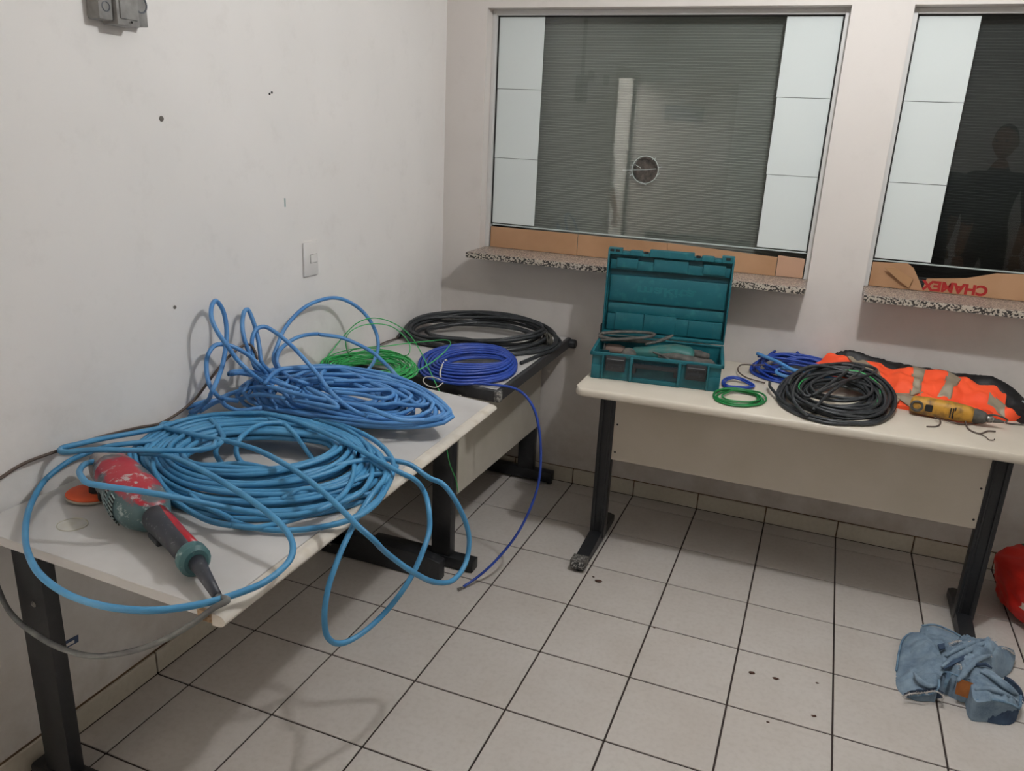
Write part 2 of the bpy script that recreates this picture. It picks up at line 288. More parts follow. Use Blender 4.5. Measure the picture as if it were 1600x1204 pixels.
PATHS = {
  'b1_out': [(0.076,-1.595,0.83),(0.071,-1.5,0.85),(0.111,-1.385,0.85),(0.204,-1.295,0.85),(0.344,-1.274,0.85),(0.472,-1.281,0.845),(0.604,-1.325,0.83),(0.715,-1.4,0.82),(0.747,-1.446,0.815),(0.716,-1.475,0.8),(0.645,-1.506,0.785),(0.547,-1.53,0.775),(0.413,-1.538,0.77),(0.269,-1.536,0.765),(0.145,-1.536,0.765),(0.086,-1.571,0.79)],
  'b1_in': [(0.204,-1.477,0.83),(0.273,-1.434,0.84),(0.348,-1.399,0.84),(0.441,-1.392,0.84),(0.527,-1.398,0.83),(0.585,-1.418,0.82),(0.559,-1.435,0.81),(0.481,-1.439,0.8),(0.391,-1.448,0.8),(0.292,-1.445,0.8),(0.226,-1.457,0.81)],
  'b1_loops': [[(0.026,-1.754,0.8),(0.04,-1.7,0.82),(0.12,-1.755,0.888),(0.1,-1.701,0.916),(0.08,-1.658,0.943),(0.07,-1.629,0.99),(0.06,-1.61,1.04),(0.05,-1.609,1.093),(0.05,-1.637,1.129),(0.06,-1.667,1.119),(0.08,-1.693,1.088),(0.1,-1.694,1.05),(0.12,-1.681,1.009),(0.14,-1.662,0.962),(0.17,-1.647,0.925),(0.149,-1.526,0.84),(0.193,-1.51,0.82)],[(0.076,-1.599,0.8),(0.059,-1.645,0.82),(0.1,-1.723,0.867),(0.08,-1.721,0.888),(0.06,-1.708,0.928),(0.05,-1.688,0.968),(0.05,-1.654,0.993),(0.06,-1.624,0.99),(0.08,-1.595,0.975),(0.12,-1.584,0.952),(0.16,-1.591,0.93),(0.093,-1.46,0.84)],[(0.076,-1.438,0.85),(0.12,-1.549,0.904),(0.08,-1.53,0.929),(0.06,-1.532,0.988),(0.04,-1.514,1.034),(0.035,-1.495,1.067),(0.035,-1.479,1.071),(0.045,-1.471,1.039),(0.06,-1.471,0.992),(0.08,-1.486,0.949),(0.1,-1.504,0.908),(0.104,-1.459,0.86)],[(0.054,-1.451,0.85),(0.1,-1.543,0.913),(0.08,-1.519,0.944),(0.07,-1.507,0.984),(0.07,-1.485,1.01),(0.08,-1.457,1.015),(0.11,-1.443,0.998),(0.16,-1.442,0.969),(0.22,-1.449,0.93),(0.28,-1.456,0.882),(0.377,-1.526,0.86),(0.472,-1.581,0.845),(0.499,-1.573,0.83),(0.516,-1.541,0.81)],[(0.253,-1.45,0.84),(0.229,-1.487,0.86),(0.13,-1.424,0.845),(0.09,-1.416,0.867),(0.06,-1.393,0.892),(0.05,-1.356,0.924),(0.045,-1.318,0.962),(0.04,-1.257,0.996),(0.04,-1.178,1.024),(0.045,-1.103,1.034),(0.055,-1.021,1.032),(0.07,-0.955,1.01),(0.1,-0.909,0.972),(0.13,-0.891,0.93),(0.15,-0.875,0.876),(0.17,-0.894,0.829),(0.19,-0.953,0.797),(0.247,-1.093,0.8),(0.291,-1.218,0.82)],[(0.208,-1.459,0.84),(0.111,-1.42,0.86),(0.09,-1.415,0.883),(0.08,-1.389,0.913),(0.07,-1.324,0.929),(0.07,-1.248,0.936),(0.08,-1.159,0.925),(0.09,-1.162,0.925),(0.13,-1.095,0.905),(0.19,-1.056,0.874),(0.25,-1.061,0.854),(0.31,-1.068,0.818),(0.461,-1.257,0.85),(0.53,-1.307,0.84)],[(0.277,-1.553,0.86),(0.177,-1.553,0.87),(0.103,-1.549,0.875),(0.056,-1.562,0.88),(0.048,-1.599,0.885),(0.038,-1.578,0.885),(0.067,-1.544,0.885),(0.125,-1.538,0.88),(0.21,-1.53,0.86)],[(0.173,-1.587,0.87),(0.164,-1.534,0.885),(0.164,-1.48,0.89),(0.212,-1.426,0.885),(0.254,-1.373,0.88),(0.288,-1.337,0.875),(0.352,-1.315,0.865),(0.458,-1.321,0.86),(0.559,-1.325,0.85),(0.657,-1.373,0.835),(0.712,-1.389,0.825),(0.737,-1.415,0.82),(0.739,-1.453,0.815),(0.694,-1.489,0.81),(0.608,-1.499,0.8),(0.471,-1.507,0.8)],[(0.022,-1.745,0.79),(0.017,-1.676,0.8),(0.049,-1.591,0.82),(0.11,-1.561,0.84),(0.192,-1.579,0.86),(0.308,-1.595,0.86),(0.414,-1.574,0.85),(0.522,-1.55,0.84),(0.634,-1.546,0.82),(0.691,-1.484,0.81)],[(0.014,-1.751,0.814),(0.014,-1.672,0.811),(0.06,-1.593,0.8),(0.148,-1.584,0.83),(0.261,-1.599,0.84)],[(0.014,-1.703,0.786),(0.046,-1.649,0.81),(0.1,-1.676,0.81),(0.136,-1.666,0.8),(0.198,-1.635,0.81)],[(0.288,-1.452,0.86),(0.261,-1.405,0.87),(0.253,-1.348,0.87),(0.314,-1.337,0.865),(0.45,-1.392,0.86),(0.562,-1.417,0.85),(0.644,-1.438,0.835),(0.644,-1.411,0.84),(0.593,-1.369,0.85),(0.537,-1.373,0.86),(0.443,-1.381,0.865),(0.342,-1.457,0.87)],[(0.292,-1.529,0.86),(0.395,-1.573,0.855),(0.462,-1.616,0.85),(0.396,-1.609,0.845),(0.29,-1.596,0.84)],[(0.385,-1.522,0.86),(0.462,-1.491,0.855),(0.538,-1.475,0.85),(0.544,-1.428,0.85),(0.521,-1.412,0.855),(0.449,-1.47,0.86),(0.361,-1.522,0.865)]],
  'b2_out': [(0.089,-2.041,0.78),(0.068,-1.951,0.8),(0.084,-1.833,0.81),(0.15,-1.748,0.81),(0.257,-1.676,0.81),(0.372,-1.645,0.8),(0.487,-1.649,0.79),(0.616,-1.698,0.78),(0.709,-1.776,0.77),(0.751,-1.888,0.765),(0.726,-1.984,0.76),(0.667,-2.062,0.755),(0.572,-2.132,0.755),(0.466,-2.164,0.755),(0.349,-2.165,0.76),(0.212,-2.119,0.77)],
  'b2_in': [(0.25,-2.023,0.8),(0.225,-1.962,0.8),(0.237,-1.876,0.8),(0.314,-1.807,0.8),(0.416,-1.768,0.8),(0.514,-1.754,0.8),(0.556,-1.785,0.8),(0.556,-1.846,0.8),(0.528,-1.919,0.8),(0.473,-1.981,0.8),(0.393,-2.032,0.8),(0.309,-2.053,0.8)],
  'b2_loops': [[(0.077,-1.793,0.775),(0.049,-1.823,0.79),(0.039,-1.861,0.805),(0.064,-1.904,0.815),(0.199,-1.93,0.825),(0.313,-1.935,0.83),(0.334,-1.935,0.83),(0.435,-1.955,0.835),(0.544,-1.992,0.835),(0.652,-2.036,0.83),(0.762,-2.091,0.82),(0.861,-2.139,0.8),(0.897,-2.132,0.77),(0.887,-2.071,0.71),(0.91,-1.988,0.62),(0.93,-1.886,0.534),(0.945,-1.808,0.501),(0.945,-1.727,0.513),(0.94,-1.699,0.573),(0.92,-1.716,0.66),(0.88,-1.746,0.743),(0.826,-1.728,0.745),(0.769,-1.733,0.775),(0.735,-1.751,0.785),(0.687,-1.744,0.78),(0.648,-1.748,0.77)],[(0.19,-2.101,0.83),(0.259,-2.101,0.84),(0.329,-2.113,0.845),(0.46,-2.149,0.845),(0.534,-2.17,0.84),(0.617,-2.203,0.84),(0.685,-2.224,0.83),(0.731,-2.24,0.82),(0.765,-2.256,0.805),(0.785,-2.275,0.795),(0.799,-2.308,0.785),(0.795,-2.379,0.775),(0.768,-2.433,0.77),(0.728,-2.494,0.77),(0.673,-2.55,0.775),(0.592,-2.577,0.775),(0.497,-2.58,0.775),(0.391,-2.555,0.775),(0.285,-2.501,0.77),(0.174,-2.421,0.765),(0.062,-2.316,0.76),(0.014,-2.237,0.776),(0.014,-2.173,0.797),(0.014,-2.114,0.8),(0.045,-2.07,0.81),(0.098,-1.991,0.805),(0.14,-1.895,0.79),(0.184,-1.817,0.775)],[(0.304,-2.021,0.83),(0.337,-2.001,0.84),(0.349,-1.985,0.85),(0.333,-1.986,0.85),(0.343,-2.007,0.845),(0.323,-2.027,0.84),(0.269,-2.092,0.85),(0.204,-2.151,0.86),(0.122,-2.192,0.86),(0.066,-2.211,0.85),(0.037,-2.206,0.845),(0.014,-2.18,0.84),(0.026,-2.148,0.84),(0.029,-2.073,0.83),(0.049,-1.986,0.82),(0.079,-1.924,0.82),(0.088,-1.861,0.82),(0.139,-1.788,0.825),(0.249,-1.724,0.83),(0.265,-1.715,0.83),(0.343,-1.715,0.83),(0.441,-1.739,0.83),(0.551,-1.775,0.83),(0.649,-1.8,0.82),(0.746,-1.83,0.81),(0.796,-1.839,0.8),(0.824,-1.812,0.775),(0.827,-1.76,0.72),(0.87,-1.815,0.708),(0.89,-1.845,0.661),(0.9,-1.902,0.623),(0.89,-1.951,0.567),(0.86,-2.017,0.505),(0.83,-2.097,0.476),(0.81,-2.15,0.482),(0.8,-2.181,0.517),(0.795,-2.184,0.578),(0.79,-2.159,0.633),(0.785,-2.104,0.688),(0.78,-2.055,0.718),(0.782,-2.015,0.75),(0.784,-1.982,0.77),(0.782,-1.936,0.785),(0.772,-1.876,0.79),(0.744,-1.818,0.79),(0.671,-1.738,0.79)],[(0.104,-2.115,0.8),(0.107,-2.184,0.82),(0.184,-2.276,0.85),(0.258,-2.331,0.87),(0.302,-2.353,0.875),(0.346,-2.339,0.87),(0.416,-2.317,0.865),(0.466,-2.277,0.845),(0.514,-2.232,0.82),(0.554,-2.196,0.8),(0.6,-2.165,0.785),(0.622,-2.147,0.775),(0.672,-2.118,0.775),(0.716,-2.077,0.78),(0.727,-2.013,0.785),(0.704,-1.92,0.79),(0.642,-1.814,0.79),(0.583,-1.743,0.79),(0.514,-1.67,0.79)],[(0.347,-2.18,0.79),(0.385,-2.189,0.775),(0.44,-2.199,0.765),(0.504,-2.207,0.76),(0.553,-2.199,0.758),(0.551,-2.197,0.757),(0.611,-2.181,0.757),(0.651,-2.139,0.76),(0.687,-2.088,0.765),(0.72,-2.03,0.77),(0.751,-1.965,0.78),(0.739,-1.89,0.785),(0.686,-1.79,0.79),(0.63,-1.718,0.79),(0.558,-1.657,0.79),(0.457,-1.603,0.785),(0.374,-1.583,0.78)],[(0.377,-2.138,0.775),(0.443,-2.16,0.765),(0.527,-2.17,0.755),(0.528,-2.17,0.752),(0.588,-2.176,0.752),(0.637,-2.168,0.752),(0.692,-2.146,0.753),(0.738,-2.11,0.755),(0.78,-2.067,0.76),(0.797,-2.01,0.765),(0.791,-1.921,0.77),(0.742,-1.818,0.775),(0.69,-1.742,0.78),(0.619,-1.686,0.78),(0.517,-1.627,0.78)],[(0.343,-1.572,0.775),(0.391,-1.574,0.78),(0.473,-1.594,0.785),(0.584,-1.643,0.79),(0.668,-1.698,0.79),(0.729,-1.755,0.785),(0.771,-1.834,0.78),(0.79,-1.905,0.77),(0.801,-1.962,0.765),(0.798,-2.04,0.765),(0.776,-2.073,0.76),(0.736,-2.108,0.752)],[(0.48,-2.018,0.75),(0.527,-2.01,0.775),(0.576,-1.985,0.8),(0.59,-1.951,0.8),(0.625,-1.887,0.8),(0.665,-1.827,0.8),(0.688,-1.806,0.8),(0.725,-1.822,0.795),(0.768,-1.842,0.79),(0.774,-1.886,0.78)],[(0.596,-2.065,0.775),(0.615,-2.014,0.785),(0.671,-1.985,0.785),(0.697,-1.938,0.785),(0.725,-1.861,0.785),(0.761,-1.824,0.785),(0.755,-1.78,0.785)],[(0.562,-2.071,0.77),(0.63,-2.009,0.765),(0.7,-1.973,0.765),(0.739,-1.945,0.765),(0.77,-1.904,0.765)],[(0.108,-2.024,0.8),(0.147,-2.046,0.79),(0.204,-2.055,0.79),(0.253,-2.038,0.79),(0.322,-1.999,0.785),(0.381,-1.945,0.78),(0.44,-1.914,0.765),(0.486,-1.895,0.752)],[(0.177,-2.042,0.82),(0.225,-2.094,0.82),(0.269,-2.139,0.815),(0.308,-2.159,0.8),(0.352,-2.174,0.785),(0.381,-2.168,0.775)],[(0.024,-1.755,0.79),(0.082,-1.764,0.8),(0.169,-1.817,0.82),(0.236,-1.862,0.82),(0.282,-1.903,0.82),(0.298,-1.944,0.815),(0.298,-1.953,0.8),(0.3,-1.945,0.775),(0.292,-1.919,0.748)],[(0.33,-1.562,0.765),(0.336,-1.634,0.79),(0.355,-1.727,0.82),(0.322,-1.787,0.83),(0.327,-1.864,0.83),(0.335,-1.906,0.82),(0.339,-1.921,0.8),(0.355,-1.926,0.775),(0.376,-1.9,0.75),(0.458,-1.923,0.75)],[(0.294,-1.724,0.82),(0.346,-1.732,0.82),(0.425,-1.778,0.815),(0.444,-1.771,0.785),(0.478,-1.784,0.765),(0.529,-1.809,0.75)]],
  'gr_out': [(0.014,-1.062,0.775),(0.014,-0.932,0.784),(0.053,-0.781,0.77),(0.178,-0.762,0.77),(0.29,-0.826,0.765),(0.351,-0.934,0.758),(0.333,-1.034,0.752),(0.266,-1.084,0.75),(0.156,-1.084,0.75),(0.048,-1.062,0.75)],
  'gr_in': [(0.062,-0.984,0.755),(0.123,-0.895,0.76),(0.217,-0.871,0.76),(0.272,-0.918,0.757),(0.244,-0.978,0.753),(0.161,-1.003,0.752),(0.091,-1.006,0.752)],
  'gr_loops': [[(0.014,-1.093,0.78),(0.014,-1.05,0.779),(0.035,-1.017,0.817),(0.05,-0.975,0.857),(0.07,-0.949,0.891),(0.1,-0.93,0.923),(0.14,-0.897,0.94),(0.19,-0.882,0.938),(0.24,-0.866,0.918),(0.29,-0.872,0.894),(0.34,-0.899,0.865),(0.39,-0.928,0.821),(0.44,-0.957,0.768),(0.48,-0.98,0.726),(0.5,-0.985,0.7),(0.51,-0.985,0.6),(0.59,-1.128,0.566),(0.585,-1.088,0.487),(0.58,-1.024,0.401),(0.575,-0.987,0.331)],[(0.104,-0.901,0.755),(0.041,-0.869,0.76),(0.08,-0.976,0.819),(0.08,-0.984,0.858),(0.09,-0.98,0.89),(0.12,-0.943,0.915),(0.16,-0.891,0.919),(0.2,-0.838,0.901),(0.24,-0.824,0.871),(0.27,-0.824,0.837),(0.29,-0.86,0.816),(0.213,-0.775,0.765),(0.197,-0.821,0.76)],[(0.014,-0.876,0.769),(0.014,-0.846,0.778),(0.036,-0.792,0.78),(0.122,-0.746,0.79),(0.189,-0.698,0.8),(0.262,-0.66,0.81),(0.335,-0.634,0.82),(0.38,-0.678,0.825),(0.403,-0.761,0.82),(0.427,-0.924,0.815),(0.41,-0.997,0.8),(0.354,-0.996,0.765),(0.309,-0.987,0.75)]],
  'um_out': [(0.341,-0.873,0.748),(0.281,-0.735,0.765),(0.303,-0.603,0.775),(0.393,-0.509,0.78),(0.504,-0.468,0.775),(0.61,-0.548,0.765),(0.667,-0.657,0.755),(0.681,-0.779,0.75),(0.638,-0.867,0.747),(0.543,-0.949,0.747),(0.435,-0.948,0.747)],
  'um_in': [(0.421,-0.828,0.78),(0.447,-0.749,0.785),(0.501,-0.684,0.785),(0.576,-0.661,0.785),(0.628,-0.674,0.78),(0.624,-0.709,0.775),(0.562,-0.757,0.77),(0.486,-0.802,0.77),(0.446,-0.834,0.775)],
  'um_tail': [(0.581,-0.918,0.752),(0.661,-0.892,0.75),(0.734,-0.879,0.748),(0.796,-0.905,0.736),(0.832,-0.9,0.688),(0.856,-0.9,0.617),(0.869,-0.9,0.524),(0.871,-0.905,0.409),(0.849,-0.92,0.296),(0.808,-0.96,0.182),(0.744,-1.02,0.08),(0.699,-1.065,0.032),(0.667,-1.115,0.012)],
  'um_tie': [(0.471,-0.938,0.745),(0.462,-0.933,0.77),(0.434,-0.86,0.785),(0.423,-0.805,0.79),(0.419,-0.78,0.77)],
  'um_tie2': [(0.486,-0.948,0.75),(0.457,-0.964,0.765),(0.415,-0.961,0.76),(0.418,-0.987,0.755),(0.454,-1.02,0.75),(0.486,-1.021,0.748),(0.489,-0.964,0.75)],
  'bk_out': [(0.014,-0.462,0.763),(0.014,-0.355,0.798),(0.06,-0.186,0.81),(0.196,-0.082,0.82),(0.399,-0.047,0.82),(0.575,-0.081,0.8),(0.664,-0.172,0.78),(0.691,-0.264,0.76),(0.647,-0.36,0.75),(0.543,-0.474,0.748),(0.362,-0.537,0.748),(0.2,-0.551,0.748),(0.076,-0.514,0.748)],
  'bk_in': [(0.106,-0.352,0.77),(0.16,-0.25,0.78),(0.275,-0.179,0.79),(0.441,-0.148,0.79),(0.572,-0.175,0.78),(0.492,-0.275,0.77),(0.333,-0.342,0.76),(0.199,-0.395,0.765)],
  'bk_end': [(0.572,-0.07,0.785),(0.664,-0.172,0.78),(0.703,-0.214,0.765),(0.704,-0.285,0.752),(0.676,-0.398,0.749),(0.646,-0.558,0.748)],
  'bk_tail': [(0.014,-0.354,0.77),(0.015,-0.469,0.75),(0.014,-0.585,0.753),(0.014,-0.65,0.75)],
  'rb_out': [(1.525,-0.154,0.75),(1.553,-0.069,0.775),(1.625,-0.014,0.798),(1.737,-0.014,0.797),(1.83,-0.014,0.78),(1.872,-0.054,0.755),(1.801,-0.2,0.748),(1.693,-0.262,0.748),(1.592,-0.242,0.748)],
  'rb_in': [(1.609,-0.162,0.765),(1.666,-0.06,0.77),(1.756,-0.051,0.77),(1.771,-0.09,0.76),(1.686,-0.17,0.76)],
  'rb_hose': [[(1.542,-0.123,0.815),(1.63,-0.195,0.81),(1.71,-0.266,0.8),(1.807,-0.27,0.795),(1.915,-0.248,0.785),(1.996,-0.258,0.78)],[(1.546,-0.126,0.805),(1.663,-0.092,0.8),(1.816,-0.121,0.8),(1.938,-0.08,0.8)],[(1.721,-0.192,0.785),(1.651,-0.192,0.785),(1.633,-0.246,0.78),(1.673,-0.274,0.775),(1.773,-0.236,0.775)]],
  'rb_wire': [(1.631,-0.16,0.79),(1.55,-0.199,0.785),(1.487,-0.197,0.775),(1.482,-0.228,0.76),(1.52,-0.281,0.75),(1.598,-0.31,0.746)],
  'rb_end': [(1.583,-0.042,0.79),(1.6,-0.014,0.803),(1.61,-0.014,0.81)],
  'rb_end2': [(1.725,-0.014,0.793),(1.704,-0.014,0.81),(1.695,-0.014,0.819)],
  'rk_out': [(1.655,-0.438,0.755),(1.689,-0.291,0.79),(1.79,-0.194,0.815),(1.909,-0.173,0.825),(2.004,-0.23,0.81),(2.059,-0.32,0.78),(2.06,-0.461,0.76),(2.018,-0.581,0.75),(1.937,-0.673,0.749),(1.834,-0.708,0.749),(1.732,-0.654,0.749),(1.671,-0.562,0.749)],
  'rk_in': [(1.787,-0.359,0.785),(1.867,-0.303,0.79),(1.948,-0.321,0.785),(1.963,-0.417,0.775),(1.894,-0.482,0.765),(1.816,-0.476,0.765),(1.77,-0.441,0.775)],
  'rk_loops': [[(1.745,-0.62,0.755),(1.689,-0.571,0.757),(1.644,-0.468,0.762),(1.623,-0.42,0.768),(1.619,-0.374,0.77)],[(1.773,-0.696,0.76),(1.718,-0.597,0.78),(1.726,-0.391,0.81),(1.813,-0.218,0.83),(1.931,-0.147,0.835),(1.998,-0.17,0.83),(1.99,-0.226,0.825),(1.885,-0.382,0.82),(1.779,-0.564,0.8)],[(1.787,-0.645,0.77),(1.833,-0.517,0.8),(1.908,-0.322,0.82),(1.955,-0.185,0.83),(1.937,-0.145,0.83),(1.862,-0.349,0.82),(1.763,-0.556,0.79),(1.734,-0.496,0.79)],[(1.69,-0.468,0.8),(1.698,-0.389,0.81),(1.733,-0.308,0.82),(1.814,-0.2,0.82)]],
  'rk_green': [(1.748,-0.506,0.775),(1.727,-0.439,0.79),(1.754,-0.338,0.8),(1.839,-0.266,0.82),(1.931,-0.25,0.83),(1.997,-0.281,0.81),(2.013,-0.381,0.79),(1.989,-0.509,0.775)],
  'sb_out': [(1.448,-0.415,0.746),(1.446,-0.362,0.752),(1.474,-0.335,0.76),(1.517,-0.335,0.756),(1.561,-0.374,0.75),(1.565,-0.404,0.746),(1.513,-0.443,0.746),(1.465,-0.452,0.746)],
  'sb_in': [(1.456,-0.415,0.747),(1.455,-0.376,0.752),(1.478,-0.346,0.757),(1.514,-0.345,0.753),(1.55,-0.377,0.749),(1.55,-0.398,0.747),(1.51,-0.421,0.747),(1.47,-0.434,0.747)],
  'sg_out': [(1.435,-0.585,0.746),(1.443,-0.524,0.75),(1.481,-0.489,0.754),(1.539,-0.474,0.754),(1.595,-0.482,0.75),(1.618,-0.527,0.747),(1.61,-0.595,0.746),(1.565,-0.644,0.746),(1.503,-0.663,0.746),(1.453,-0.634,0.746)],
  'sg_in': [(1.462,-0.577,0.748),(1.486,-0.526,0.75),(1.531,-0.501,0.75),(1.575,-0.516,0.749),(1.593,-0.554,0.748),(1.576,-0.593,0.747),(1.532,-0.617,0.747),(1.485,-0.611,0.747)],
  'cord_wall': [(0.014,-2.392,0.817),(0.014,-2.352,0.825),(0.014,-2.292,0.838),(0.014,-2.195,0.837),(0.014,-2.08,0.831),(0.014,-1.942,0.814),(0.014,-1.848,0.8),(0.035,-1.751,0.836),(0.04,-1.669,0.891),(0.05,-1.605,0.939),(0.06,-1.552,0.965),(0.07,-1.521,0.968),(0.09,-1.522,0.95),(0.1,-1.524,0.922)],
  'cord_gr': [(0.738,-2.426,0.765),(0.778,-2.47,0.779),(0.755,-2.48,0.764),(0.697,-2.484,0.711),(0.615,-2.49,0.649),(0.536,-2.5,0.606),(0.423,-2.5,0.561),(0.329,-2.5,0.554),(0.215,-2.485,0.559),(0.133,-2.46,0.561),(0.049,-2.42,0.565),(0.014,-2.408,0.627),(0.02,-2.38,0.85)],
  'gr_axis': [(0.025,-2.094,0.8),(0.11,-2.13,0.8),(0.271,-2.207,0.795),(0.388,-2.262,0.79),(0.47,-2.304,0.785),(0.569,-2.359,0.785),(0.633,-2.392,0.78),(0.655,-2.399,0.775),(0.71,-2.421,0.765),(0.752,-2.44,0.758)],
  'disc': [(0.142,-2.209,0.752),(0.076,-2.214,0.75),(0.234,-2.233,0.75)],
  'vest': [(1.768,-0.081,0.76),(1.778,-0.05,0.79),(1.835,-0.014,0.826),(1.881,-0.014,0.838),(2.004,-0.073,0.83),(2.13,-0.131,0.84),(2.241,-0.133,0.85),(2.309,-0.163,0.84),(2.408,-0.188,0.83),(2.445,-0.194,0.81),(2.445,-0.302,0.78),(2.494,-0.289,0.75),(2.437,-0.328,0.745),(2.306,-0.339,0.745),(2.171,-0.367,0.745),(2.063,-0.362,0.745),(2.023,-0.246,0.76),(1.965,-0.143,0.78),(1.846,-0.157,0.765)],
  'strips': [[(1.881,-0.022,0.84),(1.935,-0.014,0.841),(2.007,-0.121,0.84),(2.052,-0.294,0.83),(2.127,-0.271,0.8),(2.163,-0.346,0.8),(2.129,-0.39,0.8),(2.069,-0.313,0.8),(2.013,-0.362,0.83),(1.976,-0.211,0.84)],[(2.131,-0.12,0.84),(2.187,-0.107,0.84),(2.151,-0.318,0.84),(2.167,-0.275,0.8),(2.12,-0.3,0.83)],[(2.252,-0.137,0.85),(2.297,-0.187,0.85),(2.258,-0.301,0.84),(2.255,-0.302,0.82),(2.214,-0.291,0.82),(2.231,-0.254,0.84)],[(2.039,-0.339,0.8),(2.109,-0.281,0.8),(2.063,-0.411,0.77),(2.047,-0.37,0.77)],[(2.386,-0.254,0.78),(2.446,-0.27,0.76),(2.438,-0.328,0.75),(2.38,-0.298,0.765)]],
  'black': [(1.844,-0.02,0.831),(1.893,-0.02,0.858),(2.006,-0.025,0.84),(2.139,-0.03,0.829),(2.244,-0.04,0.828),(2.324,-0.06,0.828),(2.414,-0.09,0.842),(2.478,-0.12,0.822),(2.528,-0.16,0.786),(2.605,-0.22,0.73),(2.572,-0.368,0.744),(2.499,-0.336,0.744),(2.463,-0.252,0.75),(2.42,-0.22,0.765),(2.3,-0.19,0.77),(2.1,-0.16,0.77),(1.9,-0.09,0.77)],
  'drill': [(2.121,-0.401,0.772),(2.154,-0.405,0.774),(2.216,-0.413,0.775),(2.278,-0.419,0.773),(2.318,-0.424,0.772),(2.34,-0.413,0.77),(2.366,-0.408,0.768)],
  'drill_wires': [[(2.296,-0.429,0.76),(2.298,-0.471,0.745),(2.308,-0.516,0.743),(2.33,-0.532,0.743),(2.364,-0.491,0.745),(2.385,-0.492,0.747)],[(2.307,-0.526,0.744),(2.333,-0.537,0.743),(2.346,-0.557,0.743),(2.353,-0.586,0.743),(2.367,-0.581,0.744),(2.367,-0.585,0.75)],[(2.358,-0.403,0.77),(2.387,-0.372,0.77),(2.415,-0.357,0.765),(2.445,-0.339,0.75),(2.439,-0.357,0.745),(2.582,-0.315,0.745)],[(2.195,-0.462,0.755),(2.212,-0.46,0.75),(2.212,-0.493,0.744),(2.195,-0.528,0.743),(2.165,-0.545,0.743)],[(2.238,-0.454,0.748),(2.279,-0.46,0.745),(2.334,-0.422,0.745),(2.382,-0.366,0.75)]],
  'bag': [(2.512,-0.524,0.0),(2.629,-0.498,0.0),(2.531,-0.102,0.0),(2.508,-0.27,0.0)],
  'j_left': [(2.177,-0.938,0.0),(2.19,-0.834,0.01),(2.208,-0.758,0.02),(2.23,-0.732,0.03),(2.271,-0.75,0.05),(2.295,-0.834,0.07),(2.308,-0.907,0.07),(2.304,-0.967,0.07),(2.287,-1.018,0.06),(2.283,-1.051,0.05),(2.27,-1.054,0.03),(2.23,-1.07,0.02),(2.193,-1.06,0.0),(2.175,-1.023,0.0)],
  'j_back': [(2.271,-0.662,0.03),(2.312,-0.652,0.04),(2.371,-0.674,0.04),(2.398,-0.698,0.04),(2.365,-0.811,0.05),(2.317,-0.878,0.05),(2.292,-0.846,0.05),(2.272,-0.752,0.04)],
  'j_mid': [(2.303,-0.852,0.05),(2.353,-0.784,0.07),(2.403,-0.74,0.08),(2.454,-0.755,0.09),(2.487,-0.735,0.08),(2.46,-0.826,0.09),(2.403,-0.918,0.09),(2.383,-0.981,0.08),(2.336,-0.995,0.06),(2.301,-0.965,0.06)],
  'j_right': [(2.404,-0.907,0.09),(2.445,-0.833,0.09),(2.505,-0.729,0.07),(2.56,-0.689,0.03),(2.549,-0.748,0.02),(2.531,-0.786,0.01),(2.492,-0.84,0.02),(2.454,-0.893,0.06),(2.417,-0.929,0.08)],
  'j_leg': [(2.393,-0.933,0.09),(2.432,-0.926,0.09),(2.464,-0.937,0.08),(2.507,-0.951,0.06),(2.532,-0.947,0.03),(2.518,-1.011,0.03),(2.465,-1.066,0.07),(2.421,-1.085,0.08),(2.38,-1.095,0.07),(2.372,-1.041,0.08)],
  'j_hem': [(2.381,-1.086,0.06),(2.425,-1.075,0.07),(2.468,-1.055,0.06),(2.514,-1.023,0.03),(2.492,-1.063,0.0),(2.459,-1.079,-0.0),(2.408,-1.082,0.02),(2.392,-1.07,0.03)],
  'j_waist': [(2.291,-0.977,0.05),(2.311,-0.971,0.06),(2.357,-0.992,0.065),(2.385,-0.998,0.06),(2.399,-1.018,0.0),(2.354,-1.009,0.0),(2.315,-0.993,0.0),(2.296,-1.009,0.02)],
  'j_patch': [(2.334,-1.023,0.07),(2.377,-1.027,0.068),(2.39,-1.031,0.012),(2.335,-1.031,0.02)],
  'j_loop': [(2.308,-0.995,0.065),(2.322,-0.993,0.065),(2.312,-1.012,0.02),(2.304,-1.01,0.02)],
  'j_ring': [(2.491,-0.897,0.06),(2.514,-0.903,0.05),(2.539,-0.894,0.03),(2.547,-0.9,0.0),(2.531,-0.976,0.0),(2.554,-0.917,0.0),(2.551,-0.861,0.01),(2.519,-0.868,0.03)],
  'j_open': [(2.188,-1.079,0.012),(2.206,-1.077,0.03),(2.235,-1.073,0.038),(2.259,-1.061,0.042),(2.276,-1.053,0.045),(2.299,-1.059,0.04),(2.304,-1.039,0.01),(2.254,-1.049,0.004),(2.194,-1.071,0.004)],
  'j_open2': [(2.384,-1.081,0.055),(2.427,-1.067,0.062),(2.467,-1.051,0.055),(2.511,-1.017,0.03),(2.504,-1.022,0.012),(2.467,-1.036,0.02),(2.408,-1.065,0.03),(2.393,-1.071,0.035)],
  'j_hole': [(2.296,-0.844,0.075),(2.317,-0.83,0.078),(2.318,-0.854,0.075),(2.3,-0.869,0.072)],
  'j_gap': [(2.298,-0.967,0.075),(2.335,-0.916,0.085),(2.376,-0.887,0.09),(2.377,-0.903,0.09),(2.343,-0.939,0.085),(2.302,-0.981,0.075)],
  'j_gap2': [(2.388,-0.95,0.1),(2.422,-0.926,0.1),(2.442,-0.931,0.09),(2.42,-0.939,0.1),(2.396,-0.952,0.1)],
